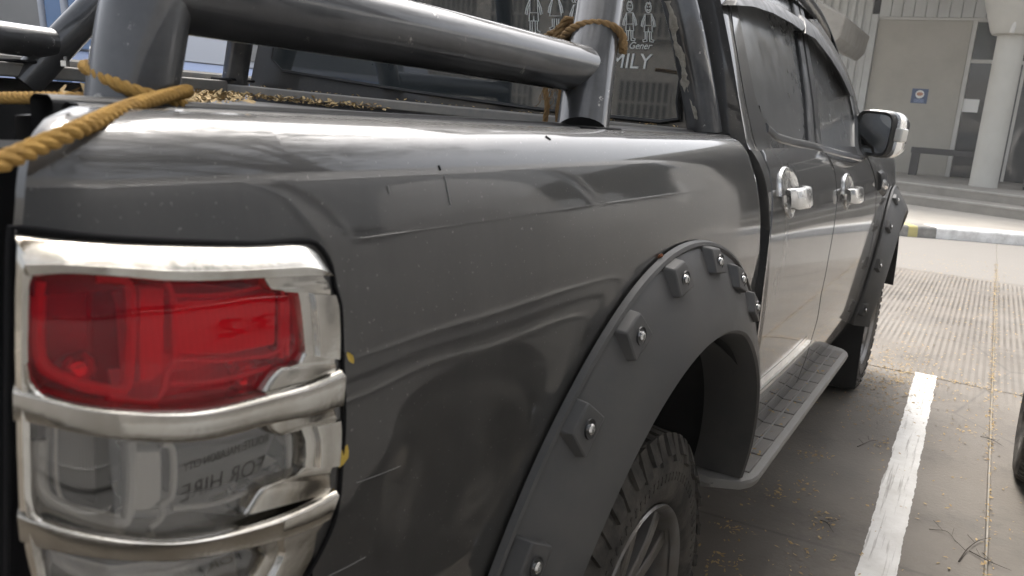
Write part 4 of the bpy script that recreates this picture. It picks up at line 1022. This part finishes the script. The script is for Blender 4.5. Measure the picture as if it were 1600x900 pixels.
# painted bay line, worn
PL = mat('line_paint', (.72, .715, .70), .7, dirt=(.42, .40, .37), dirt_amt=.6, dirt_scale=9, bump=.3, bump_scale=80); c = mat.ctx
mp = c['N'].new('ShaderNodeMapping'); mp.inputs['Scale'].default_value = (70, 2.2, 1); c['L'].new(c['co'], mp.inputs[0]); st = c['ramp'](c['noise'](1, 4, mp.outputs[0]), .56, .66, 0, .75)
c['L'].new(c['mix'](st, c['p'].inputs['Base Color'].links[0].from_socket, (.26, .245, .225)), c['p'].inputs['Base Color'])
m = MB(); nL = 420; rows = []; jl = [0, 0]
for i in range(nL+1):
    u = i/nL; y = -.5+4.30*u; xl = 1.166-.0148*(y-1.18); wdt = .110
    jl[0] = .86*jl[0]+random.gauss(0, .0011); jl[1] = .86*jl[1]+random.gauss(0, .0011); j = lambda s: jl[0 if s == 0 else 1]
    rows.append([(xl+j(0), y, .0035), (xl+wdt*.3, y, .0035), (xl+wdt*.7, y, .0035), (xl+wdt+j(2), y, .0035)])
m.rows(rows); tag(m.build('bay_line', PL, smooth=False), kind='structure')

# ------------------------------------------------------------------ kerb, walk, steps, building
m = MB()
kp = [(-2.6, 9.2), (-1.4, 10.2), (-.4, 10.85), (.40, 11.22), (1.1, 11.62), (1.836, 11.98), (3.2, 12.5), (6, 13.0), (12, 13.4)]
K = smooth_path([(x, y, 0) for x, y in kp], 120)
def kside(i):
    a = K[max(0, i-1)]; b = K[min(len(K)-1, i+1)]; d = (b-a).normalized(); return Vector((-d.y, d.x, 0))
kerb = empty('kerb', (0, 0, 0)); tag(kerb, kind='structure')
def kpiece(i0, i1, matl):
    m = MB(); rows = []
    for i in range(i0, i1+1):
        n = kside(i); p = K[i]
        rows.append([p+Vector((0, 0, 0)), p+n*.012+Vector((0, 0, .125)), p+n*.035+Vector((0, 0, .15)), p+n*.42+Vector((0, 0, .15)), p+n*.42])
    m.rows(rows); m.build('kerb_stone', matl, kerb, bevel=.006)
ks = [proj(p)[0] for p in K]
def kidx(px): return min(range(len(K)), key=lambda i: abs(ks[i]-px) if 0 < K[i].x+3 else 1e9)
i1, i2, i3 = kidx(1422), kidx(1437), kidx(1456)
seq = [i1-3, i1, max(i1+1, i2), max(i2+1, i3), len(K)-1]
kpiece(0, seq[0]-2, M_['kerb_white']); kpiece(seq[0]-2, seq[1], M_['kerb_black']); kpiece(seq[1], seq[2], M_['kerb_yellow']); kpiece(seq[2], seq[3], M_['kerb_black']); kpiece(seq[3], seq[4], M_['kerb_white'])
m = MB(); rows = []
for i in range(len(K)): rows.append([K[i]+kside(i)*.42+Vector((0, 0, .146)), K[i]+kside(i)*2.0+Vector((0, 0, .146)), Vector((K[i].x-3, 24, .146))])
m.rows(rows); m.build('pavement', M_['walk'], smooth=False)['kind'] = 'structure'
steps = empty('entrance_steps'); tag(steps, 'two low weathered concrete steps below the building column', 'steps')
for (x0, y0, x1, y1, z0, z1) in ((-6, 17.9, 9, 11.9, .10, .325), (-6, 19.0, 9, 12.6, .30, .495)):
    m = MB(); m.prism([(x0, y0, z0), (x1, y1, z0), (x1, 30, z0), (x0, 30, z0)], (0, 0, z1-z0)); m.build('step', M_['step'], steps, bevel=.012)
    d = Vector((x1-x0, y1-y0, 0)).normalized(); n = Vector((d.y, -d.x, 0))
    m = MB(); m.prism([Vector((x0, y0, z1+.004))+n*.008, Vector((x1, y1, z1+.004))+n*.008, Vector((x1, y1, z1+.004))-n*.09, Vector((x0, y0, z1+.004))-n*.09], (0, 0, -.035)); m.build('step_nosing', M_['step_edge'], steps, bevel=.006)
# building
bld = empty('terminal_building', (0, 21.7, 0)); tag(bld, 'pale concrete building with corrugated metal side and tall dark windows', 'building')
BY = 21.7
def bp(m, name, matl, **k):
    o = m.build(name, matl, bld, **k); o.matrix_parent_inverse = Matrix.Translation((0, -BY, 0)); return o
m = MB(); m.box((-1.83, BY, .3), (.26, BY+.4, 4.18)); bp(m, 'wall', M_['concrete_wall'], bevel=.01)
m = MB(); m.box((-2.0, BY-.10, .3), (-1.84, BY+.3, 4.3)); bp(m, 'wall_trim', M_['metal_wall'], bevel=.01)
m = MB(); m.box((.262, BY-.04, .3), (.36, BY+.3, 4.18)); bp(m, 'wall_trim', M_['frame'], bevel=.006)
# corrugated panel: each rib real
m = MB(); rows = []
n = 14; x0, x1 = -6.2, -2.0
prof = []
for k in range(int((x1-x0)/.20)):
    a = x0+k*.20; prof += [(a, 0), (a+.06, 0), (a+.08, -.05), (a+.18, -.05), (a+.20, 0)]
m.rows([[(x, BY+y, z) for x, y in prof] for z in (.3, 6.5)]); bp(m, 'corrugated_panel', M_['metal_wall'], smooth=False)
# clad panels above
for k in range(14):
    a = -1.83+k*.26; m = MB(); m.box((a+.006, BY-.12, 4.24), (a+.254, BY+.1, 6.5)); bp(m, 'cladding_panel', M_['metal_wall'], smooth=False, bevel=.012)
m = MB(); m.box((-1.83, BY-.06, 4.18), (2.4, BY+.1, 4.24)); bp(m, 'fascia', M_['frame'], smooth=False)
m = MB(); m.box((-6.2, BY+.42, .3), (14, BY+.9, 6.5)); bp(m, 'core_wall', M_['dark'], smooth=False)
# glazing
def window(x0, x1, z0, z1):
    m = MB(); m.box((x0, BY+.06, z0), (x1, BY+.075, z1)); wd = bp(m, 'window', M_['win'], smooth=False); return wd
for (x0, x1) in ((.37, 1.45), (1.52, 2.6), (2.67, 3.75), (3.82, 5.2)):
    for (z0, z1) in ((3.30, 4.16), (.52, 3.22)):
        window(x0, x1, z0, z1)
        m = MB(); m.box((x0-.07, BY+.02, z1), (x1, BY+.1, z1+.08)); bp(m, 'window_frame', M_['frame'], smooth=False)
    m = MB(); m.box((x1+.002, BY+.015, .3), (x1+.068, BY+.1, 4.16)); bp(m, 'window_frame', M_['frame'], smooth=False)
def at_wall(px, py, y): return on(px, py, 1, y)
# poster and paper notices
a = at_wall(1426, 138, BY-.02); b = at_wall(1446, 162, BY-.02)
pst = empty('poster', (a.x, BY-.012, b.z)); tag(pst, 'small blue poster with white roundel on the beige wall', 'poster')
m = MB(); wd, ht = b.x-a.x+.02, a.z-b.z; m.box((0, 0, 0), (wd, .006, ht)); m.build('sheet', M_['blue'], pst, smooth=False)
m = MB(); m.rows([[(wd*.5+r_*math.cos(t), -.002, ht*.62+r_*math.sin(t)) for r_ in (wd*.27, .001)] for t in np.linspace(0, 6.2832, 25)]); m.build('roundel', M_['paper'], pst, smooth=False)
m = MB(); m.rows([[(wd*.5+r_*math.cos(t), -.004, ht*.64+r_*.6*math.sin(t)) for r_ in (wd*.20, .001)] for t in np.linspace(0, 6.2832, 25)]); m.build('emblem', M_['orange'], pst, smooth=False)
for k in range(3):
    m = MB(); m.box((wd*.2, -.003, ht*(.08+.08*k)), (wd*.8, -.001, ht*(.11+.08*k))); m.build('text_line', M_['van_lav'], pst, smooth=False)
a = at_wall(1502, 154, BY+.05); b = at_wall(1527, 176, BY+.05)
m = MB(); m.box((a.x, BY+.05, b.z), (b.x, BY+.056, a.z)); tag(m.build('notice', M_['paper'], smooth=False), 'plain white paper notice taped to the dark window left of the column', 'notice')
# column with flared head and downpipe
colm = empty('column', (1.15, 17.9, .49)); tag(colm, 'round pale concrete column with a flared head on the steps', 'column')
def lathe(cx_, cy_, prof, n=48): 
    m = MB(); m.rows([[(cx_+r_*math.cos(t), cy_+r_*math.sin(t), z) for r_, z in prof] for t in np.linspace(0, 2*math.pi, n+1)]); return m
def cp(m, name, matl, **k):
    o = m.build(name, matl, colm, **k); o.matrix_parent_inverse = Matrix.Translation((-1.15, -17.9, -.49)); return o
cp(lathe(1.15, 17.9, [(.262, .44), (.262, .52), (.255, .53), (.255, 3.42), (.25, 3.44)]), 'shaft', M_['column'])
cp(lathe(1.15, 17.9, [(.25, 3.43), (.36, 3.45), (.40, 3.52), (.66, 4.3), (.9, 4.9), (1.5, 5.6)]), 'column_head', M_['column'])
m = MB(); m.tube(smooth_path([(1.30, 17.55, 5.2), (1.22, 17.52, 4.3), (1.16, 17.50, 3.7), (1.13, 17.52, 3.45)], 16), .045, 10); cp(m, 'downpipe', M_['frame'])
# canopy slab above the walk
m = MB(); m.box((-7, 16.9, 5.6), (12, BY+.6, 6.1)); bp(m, 'canopy', M_['concrete_wall'], bevel=.03)
# grey gutter beam seen over the cab
m = MB(); pg = [on(x, y, 1, 16.5) for x, y in ((1236, -20), (1292, 8), (1322, 25), (1312, 58), (1298, 72), (1272, 60), (1225, 20))]
m.prism([tuple(p) for p in pg], (0, 3.5, 0)); gb = m.build('gutter_beam', M_['step'], smooth=False, bevel=.04); gb.parent = bld; gb.matrix_parent_inverse = Matrix.Translation((0, -BY, 0))
# low black barriers
def barrier(x0, x1, y, label):
    b = empty('barrier', (x0, y, .495)); tag(b, label, 'barrier', 'low black steel barriers by the building')
    for xx in (0, x1-x0-.18):
        m = MB(); m.box((xx, 0, 0), (xx+.18, .22, .52)); m.build('barrier_post', M_['bench'], b, bevel=.01)
    m = MB(); m.box((-.02, -.02, .521), (x1-x0+.02, .24, .66)); m.build('barrier_rail', M_['bench'], b, bevel=.01)
a = on(1416, 272, 2, .495); barrier(a.x+.05, a.x+1.95, 20.6, 'low black steel barrier before the beige wall, left of the column')
a = on(1572, 290, 2, .495); barrier(1.85, 4.2, 18.2, 'low black steel barrier partly cut off at the right edge of the photo')

# ------------------------------------------------------------------ neighbours
# pale blue minibus beyond the truck
mv = empty('minibus', (-2.5, 2.0, 0)); tag(mv, 'pale blue and white minibus parked beyond the pickup bed', 'minibus')
XV = -2.35
def mvp(m, name, matl, **k):
    o = m.build(name, matl, mv, **k); o.matrix_parent_inverse = Matrix.Translation((2.5, -2, 0)); return o
m = MB(); rows = []
for y in np.linspace(-2.6, 4.4, 40):
    e = max(0, abs(y-.9)-3.2)/.3; dx = .12*e*e
    rows.append([(XV-dx+f, y, z) for f, z in ((-.06, .35), (0, .5), (.02, .8), (.03, 1.05), (.02, 1.30), (-.03, 1.42))])
m.rows(rows); mvp(m, 'lower_body', M_['van_lav'])
m = MB(); rows = []
for y in np.linspace(-2.6, 4.4, 40): rows.append([(XV+f, y, z) for f, z in ((-.025, 1.425), (-.03, 1.45), (-.08, 1.75), (-.20, 2.05), (-.5, 2.16), (-1.5, 2.18))])
m.rows(rows); mvp(m, 'upper_body', M_['van_white'])
m = MB(); rows = []
for y in np.linspace(-2.6, 4.4, 10): rows.append([(XV+.026, y, 1.335), (XV+.036, y, 1.35), (XV+.036, y, 1.368), (XV+.024, y, 1.378)])
m.rows(rows); mvp(m, 'side_moulding', M_['band'])
for (y0, y1) in ((-2.3, -1.2), (-1.1, .2), (.25, .83), (1.95, 3.0), (3.1, 4.1)):
    m = MB(); m.prism([(XV-.022, y0, 1.46), (XV-.022, y1, 1.46), (XV-.068, y1, 1.74), (XV-.068, y0, 1.74)], (-.01, 0, 0)); mvp(m, 'window', M_['tint'] if y0 > -1 else M_['rear_glass'], smooth=False)
for (y0, y1) in ((.86, .93), (.97, 1.06)):
    m = MB(); m.prism([(XV+.034, y0, .6), (XV+.034, y1, .6), (XV+.026, y1, 1.33), (XV+.026, y0, 1.33)], (.004, 0, 0)); mvp(m, 'door_stripe', M_['van_blue'], smooth=False)
    m = MB(); m.prism([(XV-.018, y0, 1.43), (XV-.018, y1, 1.43), (XV-.064, y1, 1.74), (XV-.064, y0, 1.74)], (.004, 0, 0)); mvp(m, 'door_stripe', M_['van_blue'], smooth=False)
m = MB(); m.tube(smooth_path([(XV+.05, 1.16, 1.62), (XV+.06, 1.12, 1.5), (XV+.06, 1.19, 1.42), (XV+.06, 1.22, 1.30), (XV+.05, 1.2, 1.1)], 20), .006, 6); mvp(m, 'loose_cable', M_['gap'])
for y in (-1.6, 3.0):
    m = MB(); m.rows([[(XV+x, y+r_*math.cos(t), .33+r_*math.sin(t)) for r_, x in ((.001, -.02), (.2, -.02), (.22, .02), (.32, .01), (.33, -.03), (.33, -.2))] for t in np.linspace(0, 6.2832, 33)]); mvp(m, 'wheel', M_['tyre'])
m = MB(); m.box((XV-1.6, -2.5, .3), (XV-.1, 4.3, 1.9)); mvp(m, 'far_body', M_['van_white'], smooth=False)

# grey van on the camera side (mostly outside the frame, mirrored in the truck)
vn = empty('parked_van', (1.7, .5, 0)); tag(vn, 'grey van whose black tyre shows at the right edge beside the white line', 'van')
def vp(m, name, matl, **k):
    o = m.build(name, matl, vn, **k); o.matrix_parent_inverse = Matrix.Translation((-1.7, -.5, 0)); return o
VX = 1.625; VY = 2.45; VR = .55
m = MB(); rows = []
def vz(y): 
    q = max(.36**2-(y-VY)**2, .46**2-(y-VR)**2)
    return max(.34, .28+math.sqrt(q)) if q > 0 else .34
for y in np.linspace(-3.6, 3.25, 120):
    e = max(0, (y-2.9)/.35); dx = .22*e*e; b = vz(y)
    rows.append([(VX+dx+f, y, b+(2.15-b)*v) for v, f in ((0, .015), (.08, .0), (.30, -.012), (.46, -.01), (.52, .0), (.62, .03), (.8, .09), (.93, .16), (1, .3))])
m.rows(rows); vp(m, 'body', M_['van_grey'])
for (zt, yc, zb_, ml) in ((.885, 1.36, .50, 'frame'), (.825, 1.24, .50, 'van_dark'), (.76, 1.10, .42, 'frame')):
    m = MB(); m.tube(smooth_path([(VX-.006, -3.2, zt), (VX-.008, -1.0, zt), (VX-.010, .4, zt), (VX-.010, yc-.10, zt-.01), (VX-.008, yc, zt-.09), (VX-.006, yc, zb_)], 60), .008, 8); vp(m, 'body_moulding', M_[ml])
m = MB(); m.box((VX-.022, -.86, .56), (VX-.014, -.10, .98)); sgn = vp(m, 'route_board', M_['paper'], smooth=False)
for (t_, yy, zz, sz) in (('132', -.20, 1.10, .15), ('ROUTE: MALABON CITY', -.325, .765, .0165), ('FOR HIRE', -.325, .665, .043)):
    q = text(t_, 'lettering', M_['van_dark'], sgn, (VX-.0225, yy, zz), (R(90), 0, R(-90)), sz)
    if t_ != '132': q.scale = (1, 2.3 if t_[0] == 'R' else 1.9, 1)
m = MB(); m.box((VX+.3, -3.5, .4), (VX+1.7, 3.1, 2.1)); vp(m, 'cabin_core', M_['van_dark'], smooth=False)
def tyre_at(y):
    prof = [(.001, .03), (.18, .03), (.2, .0), (.21, -.02), (.25, -.032), (.30, -.028), (.325, -.015), (.337, .01), (.338, .18), (.3, .2), (.2, .2)]
    m = MB(); m.rows([[(VX-.005+x, y+r_*.845*math.cos(t), .285+r_*.845*math.sin(t)) for r_, x in prof] for t in np.linspace(0, 6.2832, 65)]); wv_ = vp(m, 'wheel', M_['tyre'])
    m = MB()
    for k in range(60):
        a = k*2*math.pi/60
        m.add([(VX-.005+x, y+r_*.845*math.cos(q), .285+r_*.845*math.sin(q)) for (q, r_, x) in ((a, .322, -.018), (a+.06, .322, -.018), (a+.06, .340, .012), (a, .340, .012), (a, .326, -.0215), (a+.06, .326, -.0215), (a+.06, .343, .010), (a, .343, .010))],
              [(3, 2, 1, 0), (4, 5, 6, 7), (0, 1, 5, 4), (1, 2, 6, 5), (2, 3, 7, 6), (3, 0, 4, 7)])
    o = m.build('tyre_tread', M_['tyre'], wv_, smooth=False); o['kind'] = 'stuff'
tyre_at(VY); tyre_at(VR)
for (y0, y1) in ((-3.2, -1.7), (-1.6, -.1), (0, 1.2), (1.3, 2.4)):
    m = MB(); m.prism([(VX+.0, y0, 1.30), (VX+.0, y1, 1.30), (VX+.055, y1, 1.78), (VX+.055, y0, 1.78)], (.004, 0, 0)); wdw = vp(m, 'side_window', M_['rear_glass'], smooth=False)
    m = MB(); m.tube([(VX-.002, y0, 1.295), (VX-.002, y1, 1.295), (VX+.053, y1, 1.785), (VX+.053, y0, 1.785)], .012, 6, closed=True); m.build('window_seal', M_['chrome2'], wdw)

# barred house behind the camera: its white grilles show in the rear window
hs_ = empty('house', (-8, -15, 0)); tag(hs_, 'low grey house with white barred windows behind the camera', 'house')
def hp(m, name, matl, parent=None, **k):
    o = m.build(name, matl, parent or hs_, **k)
    if not parent: o.matrix_parent_inverse = Matrix.Translation((8, 15, 0))
    return o
m = MB(); m.box((-20, -16, 0), (1.5, -15, 5.2)); hp(m, 'wall', M_['kerb_black'], smooth=False)
for k in range(11):
    for z0 in (1.15, 3.0):
        xw_ = -18.5+k*1.75; m = MB(); m.box((xw_, -14.999, z0), (xw_+1.25, -14.96, z0+1.0)); wn = hp(m, 'window', M_['win'], smooth=False)
        m = MB()
        for q in range(9): m.box((xw_+.01+q*.15, -14.93, z0), (xw_+.07+q*.15, -14.91, z0+1.0))
        for q in (0, .48, .96): m.box((xw_-.04, -14.909, z0+q), (xw_+1.29, -14.89, z0+q+.05))
        hp(m, 'window_grille', M_['band'], wn, smooth=False)['kind'] = 'stuff'

# shade tree over the bay, trunk beyond the van
tr = empty('tree', (5.2, 4.6, 0)); tag(tr, 'broad shade tree standing beyond the van, out of the frame', 'tree')
BK = mat('bark', (.12, .095, .07), .9, bump=.5, bump_scale=20); LF = mat('foliage', (.055, .085, .03), .6, dirt=(.11, .12, .05), dirt_amt=.8, dirt_scale=2)
def tp(m, name, matl, **k):
    o = m.build(name, matl, tr, **k); o.matrix_parent_inverse = Matrix.Translation((-5.2, -4.6, 0)); return o
m = MB(); m.tube(smooth_path([(5.2, 4.6, 0), (5.1, 4.5, 2), (4.7, 4.2, 4), (4.2, 3.7, 5.6)], 20), list(np.linspace(.28, .13, 20)), 12)
limbs = []
for k in range(9):
    a = k*.7; e = Vector((1.7+3.6*math.cos(a), 1.6+3.6*math.sin(a), 6.3+.8*math.sin(k*2.3))); q = smooth_path([(5.05-.09*k, 4.45-.09*k, 2.6+.25*k), (4.4-.1*k+.5*math.cos(a), 3.7-.05*k+.5*math.sin(a), 4.6+.12*k), (Vector((3.4, 2.8, 5.9))+e)/2, e], 14)
    m.tube(q, list(np.linspace(.07, .018, 14)), 8); limbs += q[6:]
tp(m, 'trunk', BK)
m = MB(); r3 = np.random.default_rng(5)
for k in range(400):
    c_ = limbs[int(r3.integers(len(limbs)))]+Vector(r3.normal(0, (.9, .9, .4)))
    for q in range(40):
        p = c_+Vector(r3.normal(0, .22, 3)); d1 = Vector(r3.normal(0, 1, 3)).normalized(); d2 = d1.orthogonal().normalized(); L_ = .09
        m.add([p-d1*L_, p+d2*L_*.4, p+d1*L_, p-d2*L_*.4], [(0, 1, 2, 3)])
tp(m, 'crown', LF, smooth=False, fix=False)

# ------------------------------------------------------------------ haze
HZ = bpy.data.materials.new('haze_air'); HZ.use_nodes = True; n_ = HZ.node_tree; n_.nodes.remove(n_.nodes['Principled BSDF'])
pv = n_.nodes.new('ShaderNodeVolumePrincipled'); pv.inputs['Color'].default_value = (1, .985, .96, 1); pv.inputs['Density'].default_value = .0028
n_.links.new(pv.outputs[0], n_.nodes['Material Output'].inputs['Volume'])
m = MB(); m.box((-95, -95, -1.2), (95, 125, 8.6)); tag(m.build('haze', HZ, smooth=False), kind='stuff')

print('faces', sum(len(o.data.polygons) for o in bpy.data.objects if o.type == 'MESH'))
